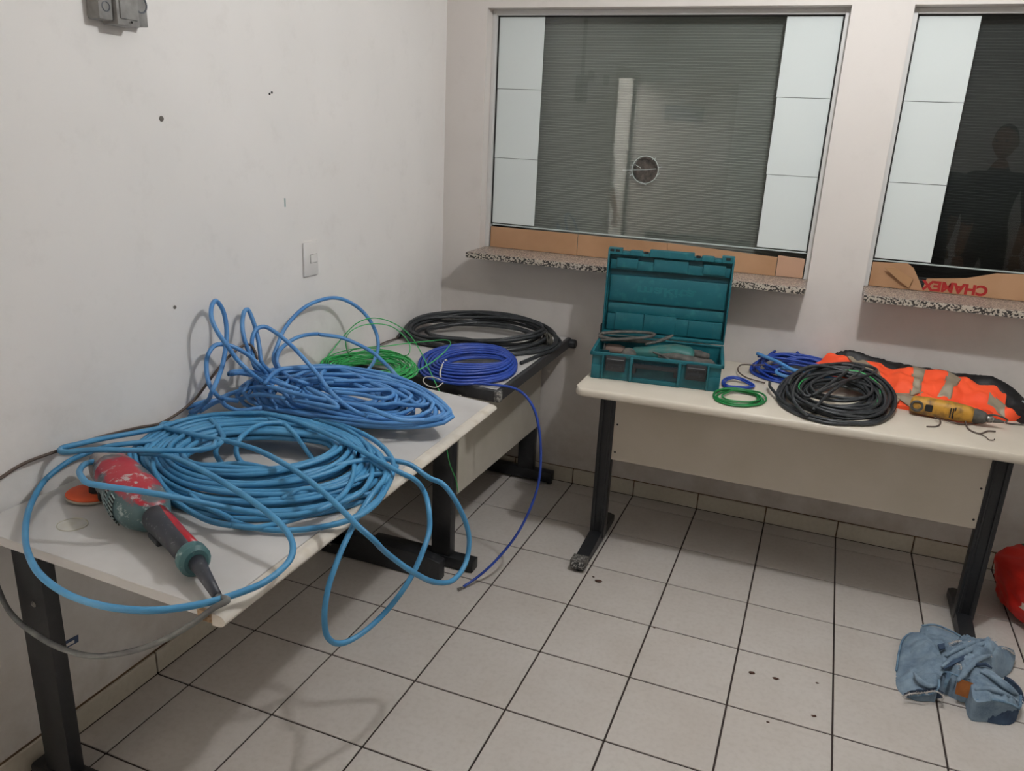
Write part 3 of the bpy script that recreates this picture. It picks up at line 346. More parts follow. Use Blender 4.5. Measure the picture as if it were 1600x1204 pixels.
  'j_folds': [[(2.295,-0.975,0.085),(2.332,-0.921,0.095),(2.377,-0.869,0.1),(2.431,-0.798,0.1),(2.465,-0.765,0.095)],[(2.315,-0.896,0.08),(2.366,-0.837,0.09),(2.403,-0.804,0.095),(2.453,-0.754,0.095)],[(2.351,-1.005,0.09),(2.37,-0.969,0.1),(2.398,-0.923,0.11),(2.448,-0.857,0.1)],[(2.402,-0.969,0.1),(2.435,-0.973,0.095),(2.474,-0.993,0.08),(2.516,-0.967,0.05)],[(2.38,-1.054,0.085),(2.415,-1.039,0.09),(2.463,-1.021,0.075),(2.512,-0.996,0.045)],[(2.218,-0.997,0.055),(2.232,-1.037,0.055),(2.252,-1.052,0.055),(2.281,-1.039,0.055)],[(2.333,-1.032,0.085),(2.357,-0.988,0.095),(2.356,-0.944,0.1)]],
  'j_frays': [[(2.334,-0.821,0.085),(2.352,-0.803,0.09),(2.374,-0.789,0.09)],[(2.39,-0.752,0.09),(2.396,-0.789,0.095),(2.421,-0.775,0.095)],[(2.496,-0.754,0.08),(2.521,-0.736,0.07),(2.553,-0.718,0.045)],[(2.341,-0.944,0.095),(2.352,-0.956,0.1),(2.347,-0.98,0.1)],[(2.398,-0.931,0.105),(2.418,-0.884,0.105),(2.451,-0.856,0.1)],[(2.184,-1.104,0.03),(2.203,-1.091,0.04),(2.232,-1.086,0.048),(2.256,-1.074,0.052),(2.273,-1.066,0.055),(2.297,-1.073,0.05),(2.301,-1.054,0.02)],[(2.466,-0.707,0.08),(2.472,-0.728,0.09),(2.485,-0.757,0.09)]],
  'ring': [(0.208,-2.332,0.74)],
  'mud': [[(1.117,-0.834,0.0)],[(1.09,-0.812,0.0)],[(1.731,-1.152,0.0)],[(1.806,-1.149,0.0)],[(1.933,-1.113,0.0)],[(1.928,-1.284,0.0)],[(1.382,-1.042,-0.0)],[(1.799,-1.371,0.0)]],
  'tag': [(0.014,-2.257,0.299),(0.014,-2.254,0.317),(0.014,-2.196,0.3),(0.014,-2.198,0.272)],
}
# ------------------------------------------------------------------ materials
def wall_mat(name, base, dirty):
    m = mat(name, base, .62, bump=.06, bscale=25); q = NB(m)
    x, y, z = q.sep()[:3]
    big = q.noise(2.2, 5, .35, .75); mid = q.noise(9, 6, .55, .75, rough=.7)
    c = q.mix(q.mul(big, .35), lin(base), lin(tuple(int(v*.93) for v in base)))
    c = q.mix(q.mul(mid, .10), c, lin((150, 142, 130)))
    low = q.rng(z, .55, .08); dn = q.noise(6, 5, .35, .8, rough=.65)
    c = q.mix(q.mul(q.mul(low, dn), .55), c, lin(dirty))
    b2 = q.rng(z, 1.15, .85); b3 = q.mul(q.mul(b2, q.noise(3.5, 6, .45, .8, rough=.7)), .22)
    c = q.mix(b3, c, lin((140, 134, 126)))
    q.l(c, q.b.inputs['Base Color']); return m
M_wallL = wall_mat('paint_wall_left', (232, 228, 224), (150, 130, 100))
M_wallB = wall_mat('paint_wall_back', (213, 206, 200), (140, 118, 84))
M_plain = mat('paint_plain', (236, 233, 228), .7, rgb2=(228, 224, 218), scale=3)
M_ceil = mat('paint_ceiling', (240, 239, 236), .8)
M_grout = mat('floor_grout', (62, 50, 46), .9, rgb2=(46, 38, 35), scale=9)
def tile_mat(name, a, b, rough=.32):
    m = mat(name, a, rough, bump=.02, bscale=90); q = NB(m)
    g = q.n('ShaderNodeNewGeometry'); v = g.outputs['Position']
    n1 = q.noise(2.4, 6, .3, .7, vec=v, rough=.65); n2 = q.noise(60, 3, .45, .75, vec=v)
    c = q.mix(n1, lin(a), lin(b)); c = q.mix(q.mul(n2, .18), c, lin((150, 138, 126)))
    q.l(c, q.b.inputs['Base Color']); q.l(q.rng(n1, 0, 1, rough, rough+.18), q.b.inputs['Roughness']); return m
M_tile = tile_mat('floor_tile', (202, 196, 190), (190, 182, 174))
M_skirt = tile_mat('skirting_tile', (206, 200, 186), (188, 178, 160))
M_dirt = mat('skirting_grime', (112, 88, 62), .9, rgb2=(90, 70, 50), scale=20)
M_alu = mat('window_aluminium', (205, 203, 200), .45, .0, spec=.6)
M_granite = mat('granite', (176, 164, 154), .35); 
q = NB(M_granite); vor = q.n('ShaderNodeTexVoronoi'); vor.inputs['Scale'].default_value = 270; q.l(q.tc.outputs['Object'], vor.inputs['Vector'])
hs = q.sep(vor.outputs['Color'])[0]
c = q.mix(q.rng(hs, .30, .34, 1, 0), lin((198, 186, 172)), lin((58, 52, 48))); c = q.mix(q.rng(hs, .62, .66), c, lin((150, 128, 116))); q.l(c, q.b.inputs['Base Color'])
M_granedge = mat('granite_edge', (150, 140, 130), .5); q = NB(M_granedge); vor = q.n('ShaderNodeTexVoronoi'); vor.inputs['Scale'].default_value = 170; q.l(q.tc.outputs['Object'], vor.inputs['Vector'])
hs = q.sep(vor.outputs['Color'])[0]; c = q.mix(q.rng(hs, .48, .52, 1, 0), lin((180, 170, 156)), lin((52, 47, 44))); q.l(c, q.b.inputs['Base Color'])
M_paper = mat('white_paper', (212, 218, 216), .75, bump=.12, bscale=7)
M_card = mat('cardboard', (178, 138, 104), .8, rgb2=(164, 124, 90), scale=6, bump=.1, bscale=30)
M_cardin = mat('cardboard_inside', (176, 136, 98), .8)
M_red = mat('print_red', (160, 30, 26), .7)
M_shut1 = mat('shutter_grey', (126, 127, 122), .6, rgb2=(114, 115, 108), scale=3)
M_shut2 = mat('dark_backing', (58, 60, 58), .7, rgb2=(44, 46, 45), scale=4)
M_dark = mat('dark_gap', (40, 38, 36), .8)
def glass_mat():
    m = bpy.data.materials.new('window_glass'); m.use_nodes = True; nt = m.node_tree; nt.nodes.clear()
    o = nt.nodes.new('ShaderNodeOutputMaterial'); t = nt.nodes.new('ShaderNodeBsdfTransparent'); g = nt.nodes.new('ShaderNodeBsdfGlossy')
    f = nt.nodes.new('ShaderNodeFresnel'); f.inputs[0].default_value = 1.52; mx = nt.nodes.new('ShaderNodeMixShader')
    t.inputs[0].default_value = (.93, .95, .94, 1); g.inputs['Roughness'].default_value = .015
    nt.links.new(f.outputs[0], mx.inputs[0]); nt.links.new(t.outputs[0], mx.inputs[1]); nt.links.new(g.outputs[0], mx.inputs[2]); nt.links.new(mx.outputs[0], o.inputs[0])
    return m
M_glass = glass_mat()
M_glassedge = mat('glass_edge', (190, 200, 196), .2)
M_lam = mat('grey_laminate', (200, 197, 194), .42, rgb2=(188, 184, 180), scale=7, bump=.015, bscale=200)
M_lam3 = mat('beige_laminate', (214, 205, 190), .45, rgb2=(204, 194, 178), scale=5)
M_trim = mat('cream_edge', (206, 198, 186), .5, rgb2=(184, 172, 154), scale=18, lo=.5, hi=.8)
M_panel = mat('panel_grey', (186, 180, 168), .6, rgb2=(172, 166, 152), scale=5)
M_wood = mat('chipboard_core', (176, 148, 116), .9, rgb2=(120, 92, 64), scale=140, bump=.5, bscale=120)
M_blacksteel = mat('black_steel', (28, 29, 32), .45, rgb2=(44, 44, 46), scale=30, lo=.55, hi=.8)
M_rim = mat('black_rubber_edge', (48, 48, 50), .5, rgb2=(70, 68, 66), scale=35, lo=.55, hi=.75)
M_metal = mat('worn_metal', (150, 146, 140), .4, .7, rgb2=(70, 68, 66), scale=120)
M_plastic = mat('white_plastic', (224, 220, 216), .35)
M_greybox = mat('grey_conduit', (146, 144, 140), .5, rgb2=(122, 120, 118), scale=40, bump=.05)
M_blue = mat('light_blue_jacket', (62, 132, 176), .45, rgb2=(78, 146, 188), scale=14, lo=.4, hi=.65)
M_blueR = mat('light_blue_jacket_rear', (74, 130, 188), .42, rgb2=(92, 148, 202), scale=12, lo=.4, hi=.65)
M_ultra = mat('ultramarine_jacket', (26, 58, 146), .4, rgb2=(40, 74, 164), scale=14)
M_green = mat('green_wire', (44, 164, 84), .4, rgb2=(76, 190, 108), scale=10)
M_green2 = mat('dark_green_wire', (10, 112, 52), .4)
M_blkcab = mat('black_cable_jacket', (40, 43, 46), .42, rgb2=(66, 68, 70), scale=25, lo=.5, hi=.75)
M_greycab = mat('grey_dusty_cord', (88, 88, 90), .6, rgb2=(118, 120, 116), scale=22)
M_bracab = mat('brown_grey_wire', (84, 70, 62), .6)
M_tie = mat('white_tie', (196, 190, 178), .6)
M_teal = mat('teal_plastic', (18, 92, 102), .45, rgb2=(52, 118, 122), scale=26, lo=.55, hi=.85, detail=7)
M_teald = mat('teal_plastic_dark', (10, 62, 72), .5, rgb2=(30, 82, 86), scale=30, lo=.55, hi=.8)  # darker teal, also used to paint the shade between the lid panels
M_blkpl = mat('black_plastic', (34, 36, 40), .45, rgb2=(84, 86, 88), scale=60, lo=.62, hi=.8)
M_tool = mat('dusty_tool_grey', (92, 88, 82), .7, rgb2=(58, 58, 56), scale=40)
M_tooltl = mat('dusty_tool_teal', (40, 98, 94), .5, rgb2=(92, 96, 86), scale=24, lo=.5, hi=.8)
M_brass = mat('chuck_metal', (156, 136, 112), .4, .6)
M_yel = mat('yellow_tool_plastic', (190, 140, 48), .55, rgb2=(104, 76, 40), scale=30, lo=.45, hi=.68)
M_orange = mat('hivis_orange', (255, 92, 46), .7, rgb2=(246, 80, 38), scale=8, bump=.1, bscale=40)
M_tape = mat('grey_reflective_tape', (150, 138, 118), .55, .2)
M_blackcl = mat('black_cloth', (15, 15, 17), .55, bump=.3, bscale=30)
M_denim = mat('denim', (88, 118, 146), .95, bump=.8, bscale=45); q = NB(M_denim)
c = q.mix(q.noise(16, 6, .35, .7, rough=.7), lin((132, 152, 168)), lin((74, 96, 118))); wv = q.n('ShaderNodeTexNoise'); wv.inputs['Scale'].default_value = 500; q.l(q.tc.outputs['Object'], wv.inputs['Vector'])
c = q.mix(q.mul(wv.outputs['Fac'], .35), c, lin((150, 168, 182))); q.l(c, q.b.inputs['Base Color'])
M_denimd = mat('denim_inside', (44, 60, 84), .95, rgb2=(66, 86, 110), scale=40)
M_denimh = mat('denim_hem', (122, 150, 170), .9, rgb2=(80, 108, 134), scale=60)
M_leather = mat('tan_patch', (176, 108, 50), .7, rgb2=(156, 92, 42), scale=40)
M_fray = mat('frayed_threads', (196, 190, 186), .9)
M_bag = mat('red_bag', (206, 34, 22), .5, rgb2=(176, 26, 18), scale=6, bump=.15, bscale=12); q = NB(M_bag)
x, y, z = q.sep()[:3]
c = q.mix(q.noise(5, 3, .4, .7), lin((214, 38, 24)), lin((176, 24, 16)))
xx = q.mul(x, q.mul(q.noise(9, 2, 0, 1), .12), 'ADD')
up = q.rng(z, .13, .131); rt = q.rng(xx, -.055, -.052)
c = q.mix(q.mul(up, rt), c, lin((24, 26, 92))); c = q.mix(q.mul(q.rng(z, .225, .23), rt), c, lin((18, 92, 44)))
c = q.mix(q.mul(q.mul(q.rng(z, .118, .12), q.rng(z, .145, .143)), rt), c, lin((208, 150, 40)))
c = q.mix(q.mul(q.mul(q.rng(z, .09, .092), q.rng(z, .12, .118)), q.rng(xx, -.065, -.06)), c, lin((222, 208, 196)))
q.l(c, q.b.inputs['Base Color'])
M_disc = mat('orange_disc', (222, 92, 44), .6, rgb2=(196, 74, 36), scale=20)
def grinder_mat():
    m = mat('polisher_paint', (200, 30, 48), .38, bump=.15, bscale=50); q = NB(m); x, y, z = q.sep()[:3]
    n = q.noise(14, 4, .3, .7); zz = q.mul(z, q.mul(n, .034), 'ADD')
    c = q.mix(q.rng(zz, .098, .105), lin((66, 94, 96)), lin((170, 30, 46)))
    c = q.mix(q.mul(q.noise(11, 4, .50, .56), .9), c, lin((74, 100, 102)))
    c = q.mix(q.mul(q.noise(38, 6, .56, .62, rough=.7), .75), c, lin((176, 186, 184)))
    c = q.mix(q.mul(q.rng(x, .10, .03), q.noise(20, 4, .35, .5)), c, lin((150, 140, 136)))
    q.l(c, q.b.inputs['Base Color']); return m
M_pol = grinder_mat()
M_polteal = mat('polisher_teal', (62, 100, 102), .5, rgb2=(190, 200, 198), scale=60, lo=.62, hi=.75)
M_polred = mat('polisher_red', (172, 20, 36), .3, rgb2=(140, 20, 34), scale=30)
M_poldark = mat('polisher_grip', (46, 48, 56), .45, rgb2=(110, 114, 118), scale=90, lo=.62, hi=.75)
M_white = mat('white_residue', (160, 174, 172), .7)
M_sticker = mat('blue_sticker', (66, 84, 116), .5)
M_mud = mat('dried_mud', (84, 58, 46), .95, rgb2=(60, 42, 34), scale=90)
M_stain = mat('ring_stain', (176, 170, 148), .6)
M_plug = mat('wall_plug_grey', (104, 98, 92), .8)
M_hole = mat('hole_dark', (30, 28, 27), .9)
M_door = mat('door_paint', (176, 168, 160), .5)
M_sign = mat('dark_sign', (70, 70, 76), .5)
M_bulb = bpy.data.materials.new('bulb'); M_bulb.use_nodes = True
_b = M_bulb.node_tree.nodes['Principled BSDF']; _b.inputs['Emission Color'].default_value = (1, .95, .88, 1); _b.inputs['Emission Strength'].default_value = 25
M_skin = mat('skin', (150, 104, 80), .55); M_hair = mat('dark_hair', (26, 22, 20), .7)
M_shirtd = mat('dark_uniform', (36, 38, 42), .85); M_shirtw = mat('white_shirt', (190, 190, 188), .8); M_trous = mat('dark_trousers', (30, 30, 34), .9)

# ------------------------------------------------------------------ room shell
XR, YF, H = 3.62, -4.75, 2.75
DY0, DY1, DZ = -3.58, -2.90, 2.14       # doorway in the left wall
floor = struct(MB().box(-.02, XR+.02, YF-.02, .02, -.08, -.0035).build('floor', M_grout))
gw = .0056; TP = .308; gx0, gy0 = .1335, -.1128
tm = {}
def tile(x0, x1, y0, y1):
    k = (round(x1-x0, 3), round(y1-y0, 3)); nm = 'tile'
    if k not in tm:
        b = MB(); b.box(-k[0]/2, k[0]/2, -k[1]/2, k[1]/2, -.006, 0, bev=.0012, seg=1); o = b.build(nm, M_tile, floor); tm[k] = o.data
    else: o = link(nm, tm[k], None, floor)
    o.location = ((x0+x1)/2, (y0+y1)/2, 0)
xl = [0.013-gw/2] + [gx0+TP*i for i in range(12) if gx0+TP*i < XR-.02] + [XR]
yl = [-.013+gw/2] + [gy0-TP*i for i in range(16) if gy0-TP*i > YF+.02] + [YF]
for i in range(len(xl)-1):
    for j in range(len(yl)-1):
        tile(xl[i]+gw/2, xl[i+1]-gw/2, yl[j+1]+gw/2, yl[j]-gw/2)
# back wall with two openings
O1 = (.197, 1.692); O2 = (1.908, 3.403); ZB, ZT = 1.088, 2.168; T = .18
b = MB()
b.box(-.2, XR+.2, 0, T, -.05, ZB); b.box(-.2, XR+.2, 0, T, ZT, H+.02)
b.box(-.2, O1[0], 0, T, ZB, ZT); b.box(O1[1], O2[0], 0, T, ZB, ZT); b.box(O2[1], XR+.2, 0, T, ZB, ZT)
wall_back = struct(b.build('wall_back', M_wallB))
b = MB()
b.box(-.15, 0, DY1, 0, -.05, H+.02); b.box(-.035, 0, YF-.2, DY0, -.05, H+.02); b.box(-.15, 0, DY0, DY1, DZ, H+.02)
wall_left = struct(b.build('wall_left', M_wallL))
wall_right = struct(MB().box(XR, XR+.15, YF-.2, 0, -.05, H+.02).build('wall_right', M_plain))
wall_front = struct(MB().box(-1.7, XR+.15, YF-.15, YF, -.05, H+.02).build('wall_front', M_plain))
ceiling = struct(MB().box(-1.7, XR+.15, YF-.15, T, H, H+.1).build('ceiling', M_ceil))
wc = struct(MB().box(-1.72, -1.6, YF-.15, 0, -.05, H).build('wall_corridor', M_plain))
wc2 = struct(MB().box(-1.72, -.15, -2.3, -2.2, -.05, H).build('wall_corridor_end', M_plain))
fc = struct(MB().box(-1.72, -.02, YF-.15, 0, -.08, 0).build('floor_corridor', M_tile))
# baseboards of cut tile
def skirting(side, axis, marks, parent_name):
    base = MB()
    if axis == 'x': base.box(0, XR, -.006, .0, 0, .0775)
    else: base.box(0, .006, DY1, 0, 0, .0775)
    o = struct(base.build(parent_name, M_dirt))
    for a, c in zip(marks[:-1], marks[1:]):
        b = MB()
        if axis == 'x': b.box(a+gw/2, c-gw/2, -.013, -.004, .002, .0755, bev=.0012, seg=1)
        else: b.box(.004, .013, c+gw/2, a-gw/2, .002, .0755, bev=.0012, seg=1)
        b.build('tile', M_skirt, o)
skirting('back', 'x', [.015]+xl[1:], 'baseboard_back')
skirting('left', 'y', [-.015]+[y for y in yl[1:] if y > DY1]+[DY1], 'baseboard_left')
# plugs and chips in the left wall
for (y, z, r) in ((-1.742, 1.647, .0075), (-1.752, 1.124, .0055)):
    b = MB(); b.lathe([(r, -.002), (r, .0015), (r*.3, .002), (.0, .0021)], 12, Matrix.Translation((0, y, z)) @ Matrix.Rotation(math.pi/2, 4, 'Y'))
    o = b.build('wall_plug', M_plug, wall_left); 
for dy in (0, .012):
    MB().lathe([(.004, -.002), (.004, .0012), (.002, .0015)], 10, Matrix.Translation((0, -1.275+dy, 1.736+dy*.4)) @ Matrix.Rotation(math.pi/2, 4, 'Y')).build('wall_plug', M_hole, wall_left)
MB().box(-.001, .0008, -1.222, -1.214, 1.375, 1.405, bev=.0005, seg=1).build('plaster_chip', M_white, wall_left)

# ------------------------------------------------------------------ windows
YG = .09
def window(idx, x0, x1, shut, hole, ribs):
    root = bpy.data.objects.new('window_%d' % idx, None); col.objects.link(root); root.location = ((x0+x1)/2, .09, ZB); struct(root)
    inv = Matrix.Translation(-Vector(root.location))
    def add(b, nm, m, ang=None):
        for v in b.bm.verts: v.co = inv @ v.co
        return b.build(nm, m, root, ang=ang)
    # aluminium frame
    add(MB().box(x0, x0+.019, .062, .12, 1.116, ZT, bev=.002), 'frame_left', M_alu); add(MB().box(x1-.019, x1, .062, .12, 1.116, ZT, bev=.002), 'frame_right', M_alu)
    add(MB().box(x0+.019, x1-.019, .062, .12, 2.146, ZT, bev=.002), 'frame_head', M_alu)
    add(MB().box(x0+.019, x0+.026, .082, .10, 1.225, 2.146), 'gasket', M_dark); add(MB().box(x1-.026, x1-.019, .082, .10, 1.225, 2.146), 'gasket', M_dark)
    add(MB().box(x0+.019, x1-.019, .082, .10, 2.141, 2.146), 'gasket', M_dark)
    # glass with the round speaking hole
    a, c, z0, z1 = x0+.02, x1-.02, 1.224, 2.146
    bm = bmesh.new(); out = [(a, z0), (c, z0), (c, z1), (a, z1)]
    N = 40
    if hole:
        hx, hz, hr = hole
        ring = [(hx+hr*math.cos(2*math.pi*k/N), hz+hr*math.sin(2*math.pi*k/N)) for k in range(N)]
        sq = []
        for k in range(N):
            an = 2*math.pi*k/N; dx, dz = math.cos(an), math.sin(an); t = 1e9
            if dx > 1e-9: t = min(t, (c-hx)/dx)
            if dx < -1e-9: t = min(t, (a-hx)/dx)
            if dz > 1e-9: t = min(t, (z1-hz)/dz)
            if dz < -1e-9: t = min(t, (z0-hz)/dz)
            sq.append((hx+dx*t, hz+dz*t))
        # make the outline reach the true corners
        for (px, pz) in out:
            k = min(range(N), key=lambda i: (sq[i][0]-px)**2+(sq[i][1]-pz)**2); sq[k] = (px, pz)
        for y in (YG, YG+.004):
            R = [bm.verts.new((p[0], y, p[1])) for p in ring]; Q = [bm.verts.new((p[0], y, p[1])) for p in sq]
            for k in range(N): bm.faces.new((R[k], R[(k+1) % N], Q[(k+1) % N], Q[k]))
    else:
        for y in (YG, YG+.004): bm.faces.new([bm.verts.new((p[0], y, p[1])) for p in out])
    b = MB(); b.bm.free(); b.bm = bm; add(b, 'glass_pane', M_glass)
    add(MB().box(a, c, YG-.0005, YG+.0045, 1.2205, 1.2262), 'glass_edge', M_glassedge)
    if hole:
        cr = Matrix.Translation((hx, YG+.002, hz))
        pts = [Vector((hx+hr*math.cos(t), YG+.002, hz+hr*math.sin(t)*1.0)) for t in np.linspace(0, 2*math.pi, 40, endpoint=False)]
        add(MB().tube(pts, .0018, 5, closed=True), 'hole_rim', M_glassedge)
        b = MB(); rnd = random.Random(4)
        for (ax, az, bx, bz) in ((-1.7, -.12, -.95, -.06), (-.95, -.06, .1, .02), (.1, .02, .85, .12), (-.8, .35, -.3, .1), (-1.1, -.5, -.9, -.35), (.9, -.35, 1.15, -.2), (.5, .75, .75, .9), (-.2, -.9, .2, -1.1), (1.0, .2, 1.3, .3)):
            b.tube([(hx+ax*hr, YG-.001, hz+az*hr), (hx+bx*hr, YG-.001, hz+bz*hr)], .0011, 4)
        add(b, 'crack_line', M_glassedge)
        add(MB().lathe([(hr*.93, 0), (hr*.93, .004)], 28, Matrix.Translation((hx, .118, hz)) @ Matrix.Rotation(math.pi/2, 4, 'X')), 'hole_cover', mat('hole_tape', (92, 84, 76), .8, rgb2=(50, 46, 44), scale=60, bump=.6, bscale=60))
    # ribbed shutter behind the glass
    rows = []; z = 1.10; k = 0
    while z < 2.18:
        y = .150+(.0022 if k % 2 else 0)*ribs; rows.append([Vector((x0-.0, y, z)), Vector((x1+.0, y, z))]); rows.append([Vector((x0, y, z+.0038)), Vector((x1, y, z+.0038))]); z += .0055; k += 1
    add(MB().grid(rows), 'shutter_ribs', shut)['kind'] = 'stuff'
    add(MB().box(x0-.1, x1+.1, .17, .185, 1.05, 2.2), 'backing_board', M_dark)
    # granite sill
    s = add(MB().box(x0+.0, x1-.0, -.157, .178, ZB, 1.1155, bev=.003), 'sill', M_granite)
    add(MB().box(x0+.001, x1-.001, -.1582, -.1565, ZB+.001, 1.1135), 'sill_edge', M_granedge)
    return root
window(1, O1[0], O1[1], M_shut1, (.944, 1.521, .059), 1)
window(2, O2[0], O2[1], M_shut2, None, 1)
def paper(x0, x1, z0, z1, label, group, seed, y=YG-.0025):
    rnd = random.Random(seed); nx, nz = 8, 10; rows = []
    for j in range(nz+1):
        r = []
        for i in range(nx+1):
            u, v = i/nx, j/nz; e = min(u, 1-u, v, 1-v)
            d = .0012+.0010*noise.noise(Vector((u*2.5, v*3, seed*3.1)))+.0008*noise.noise(Vector((u*6+v*4, v*3-u*2, seed)))
            r.append(Vector((x0+(x1-x0)*u, y-d-.0012*(1-v), z0+(z1-z0)*v)))
        rows.append(r)
    b = MB(); b.grid(rows); b.grid([[p+Vector((0, .0004, 0)) for p in r] for r in rows]); o = b.build('paper_sheet', M_paper, smooth=True)
    return tag(o, label, 'paper', group)
place = ['top', 'middle', 'bottom']; zs = [(1.84, 2.142), (1.535, 1.838), (1.232, 1.533)]
for k, (za, zb) in enumerate(zs):
    paper(.219+.002*(k == 1), .4385, za, zb, 'white paper sheet, %s of the column at the left edge of the wider window' % place[k], 'paper sheets covering the window edges', 3+k)
    paper(1.458+.003*k, 1.669, za, zb, 'white paper sheet, %s of the column at the right edge of the wider window' % place[k], 'paper sheets covering the window edges', 8+k)
    paper(1.931, 2.142, za, zb, 'white paper sheet, %s of the column in the window cut by the photo edge' % place[k], 'paper sheets covering the window edges', 14+k)
def card(poly, y, label, nm='cardboard_strip', th=.004, mt=None, grp='cardboard strips along the window bottoms', lean=0.):
    b = MB(); b.prism([(p[0], p[1]) for p in poly], 0, th, bev=.0006, seg=1)
    for v in b.bm.verts: v.co = Vector((v.co.x, y-v.co.z+(v.co.y-1.116)*lean, v.co.y))
    o = b.build(nm, mt or M_card); return tag(o, label, 'cardboard', grp)
card([(.222, 1.117), (.662, 1.117), (.662, 1.215), (.222, 1.214)], .075, 'tan cardboard strip on the granite sill at the far left of the wider window')
card([(.664, 1.117), (1.10, 1.117), (1.09, 1.212), (.664, 1.214)], .078, 'tan cardboard strip on the sill, second from left, running behind the open toolbox lid')
card([(1.085, 1.117), (1.556, 1.117), (1.556, 1.198), (1.085, 1.214)], .068, 'tan cardboard strip on the sill just right of the toolbox lid, sloping down')
card([(1.558, 1.117), (1.668, 1.117), (1.668, 1.20), (1.558, 1.205)], .078, 'short pinkish cardboard piece at the right end of the granite sill', mt=mat('pale_cardboard', (186, 148, 122), .8))
card([(1.93, 1.117), (2.135, 1.117), (2.118, 1.15), (2.085, 1.205), (2.06, 1.222), (1.93, 1.215)], .078, 'torn cardboard corner with a folded flap at the left of the second sill')
fl = card([(1.975, 1.20), (2.01, 1.205), (2.088, 1.165), (2.08, 1.125), (2.04, 1.15)], .068, 'folded darker flap of cardboard hanging in front of the torn corner piece', 'cardboard_flap', mt=M_cardin, lean=-.15)
c2 = card([(2.13, 1.117), (3.36, 1.117), (3.36, 1.222), (2.50, 1.222), (2.38, 1.215), (2.28, 1.185), (2.14, 1.168)], .082, 'long cardboard strip with upside-down red lettering on the second sill')
def text(body, size, M, m, parent, nm='lettering', ext=.0006, bold=.02):
    cu = bpy.data.curves.new('t', 'FONT'); cu.body = body; cu.size = size; cu.extrude = ext; cu.align_x = 'CENTER'; cu.align_y = 'CENTER'; cu.offset = size*bold
    o = bpy.data.objects.new('t', cu); col.objects.link(o); bpy.context.view_layer.update()
    me = bpy.data.meshes.new_from_object(o.evaluated_get(bpy.context.evaluated_depsgraph_get())); bpy.data.objects.remove(o)
    me.transform(M); me.materials.clear(); me.name = nm
    return link(nm, me, m, parent)
text('CHAMEX', .056, Matrix.Translation((2.245, .0772, 1.1435)) @ Matrix.Rotation(math.pi/2, 4, 'X') @ Matrix.Rotation(math.pi, 4, 'Z') @ Matrix.Diagonal((1.02, .95, 1, 1)), M_red, c2, bold=.045)

# fittings on the left wall
t = thing('light_switch', 'white plastic light switch plate on the left wall above the green wire', 'light switch', (0, -1.088, 1.182))
MB().box(0, .009, -.043, .043, -.062, .062, bev=.0035).build('plate', M_plastic, t, ang=40)
MB().box(.008, .0125, -.020, .020, -.0145, .0145, bev=.001, seg=1, M=Matrix.Translation((0, .012, 0))).build('rocker', M_plastic, t)
MB().box(.0075, .0092, -.0215, .0215, -.016, .016, M=Matrix.Translation((0, .012, 0))).build('rocker_gap', mat('gap_grey', (120, 116, 112), .8), t)
t = thing('junction_box', 'grey plastic conduit box with knockouts high on the left wall', 'electrical box', (0, -1.872, 1.945))
MB().box(0, .040, -.078, -.036, -.075, .09, bev=.004).build('side_body', M_greybox, t, ang=40)
MB().box(0, .052, -.036, .034, -.083, .09, bev=.004).build('centre_body', M_greybox, t, ang=40)
MB().box(.050, .056, -.028, .026, -.068, .085, bev=.003).build('lid', M_greybox, t, ang=40)
MB().box(0, .034, .034, .078, -.076, .09, bev=.002).build('wide_body', M_greybox, t, ang=40)
for (y, z, r, x) in ((-.057, -.045, .012, .040), (.058, -.025, .021, .034)):
    MB().lathe([(r, -.001), (r, .0015), (r*.85, .002), (r*.8, -.0005)], 20, Matrix.Translation((x, y, z)) @ Matrix.Rotation(math.pi/2, 4, 'Y')).build('knockout', mat('knockout_grey', (96, 98, 104), .5), t)
MB().lathe([(.003, 0), (.003, .001)], 8, Matrix.Translation((.056, .003, -.073)) @ Matrix.Rotation(math.pi/2, 4, 'Y')).build('screw', M_hole, t)
MB().tube([(.02, .0, .09), (.02, 0, .80)], .0125, 10).build('conduit', M_greybox, t, ang=60)
t = thing('maker_sticker', 'small blue and silver sticker low on the left wall beside the near desk leg', 'sticker', (0.0006, -2.235, .285), 0)
MB().box(0, .0012, -.034, .034, -.011, .011, bev=.0004, seg=1, M=Matrix.Rotation(math.radians(-6), 4, 'X')).build('backing', M_sticker, t)
MB().box(.001, .0018, -.020, .020, -.006, .002, M=Matrix.Rotation(math.radians(-6), 4, 'X')).build('silver_field', M_plastic, t)

# behind the camera: doorway, door leaf, sign (seen as reflections in the glass)
d = struct(MB().box(.0, .86, DY0-.045, DY0-.01, .01, 2.12, bev=.002).build('door_1', M_door))
MB().lathe([(.022, 0), (.022, .008), (.012, .010), (.010, .04)], 14, Matrix.Translation((.79, DY0-.01, 1.06)) @ Matrix.Rotation(-math.pi/2, 4, 'X')).build('handle_rose', M_metal, d)
MB().tube([(.79, DY0+.03, 1.06), (.72, DY0+.035, 1.06), (.67, DY0+.033, 1.058)], .009, 8).build('door_handle', M_metal, d)
b = MB()
for (y0, y1, z0, z1, xa) in ((DY0-.045, DY0, 0, DZ+.04, -.042), (DY1, DY1+.045, 0, DZ+.04, -.16), (DY0-.045, DY1+.045, DZ, DZ+.045, -.16)): b.box(xa, .012, y0, y1, z0, z1, bev=.002)
struct(b.build('trim_1', mat('door_jamb', (190, 184, 176), .5)))
s = tag(MB().box(.26, .60, DY0-.010, DY0-.006, 1.80, 1.93).build('door_sign', M_sign), 'dark rectangular sign with pale lines on the open door, reflected in the glass', 'sign')
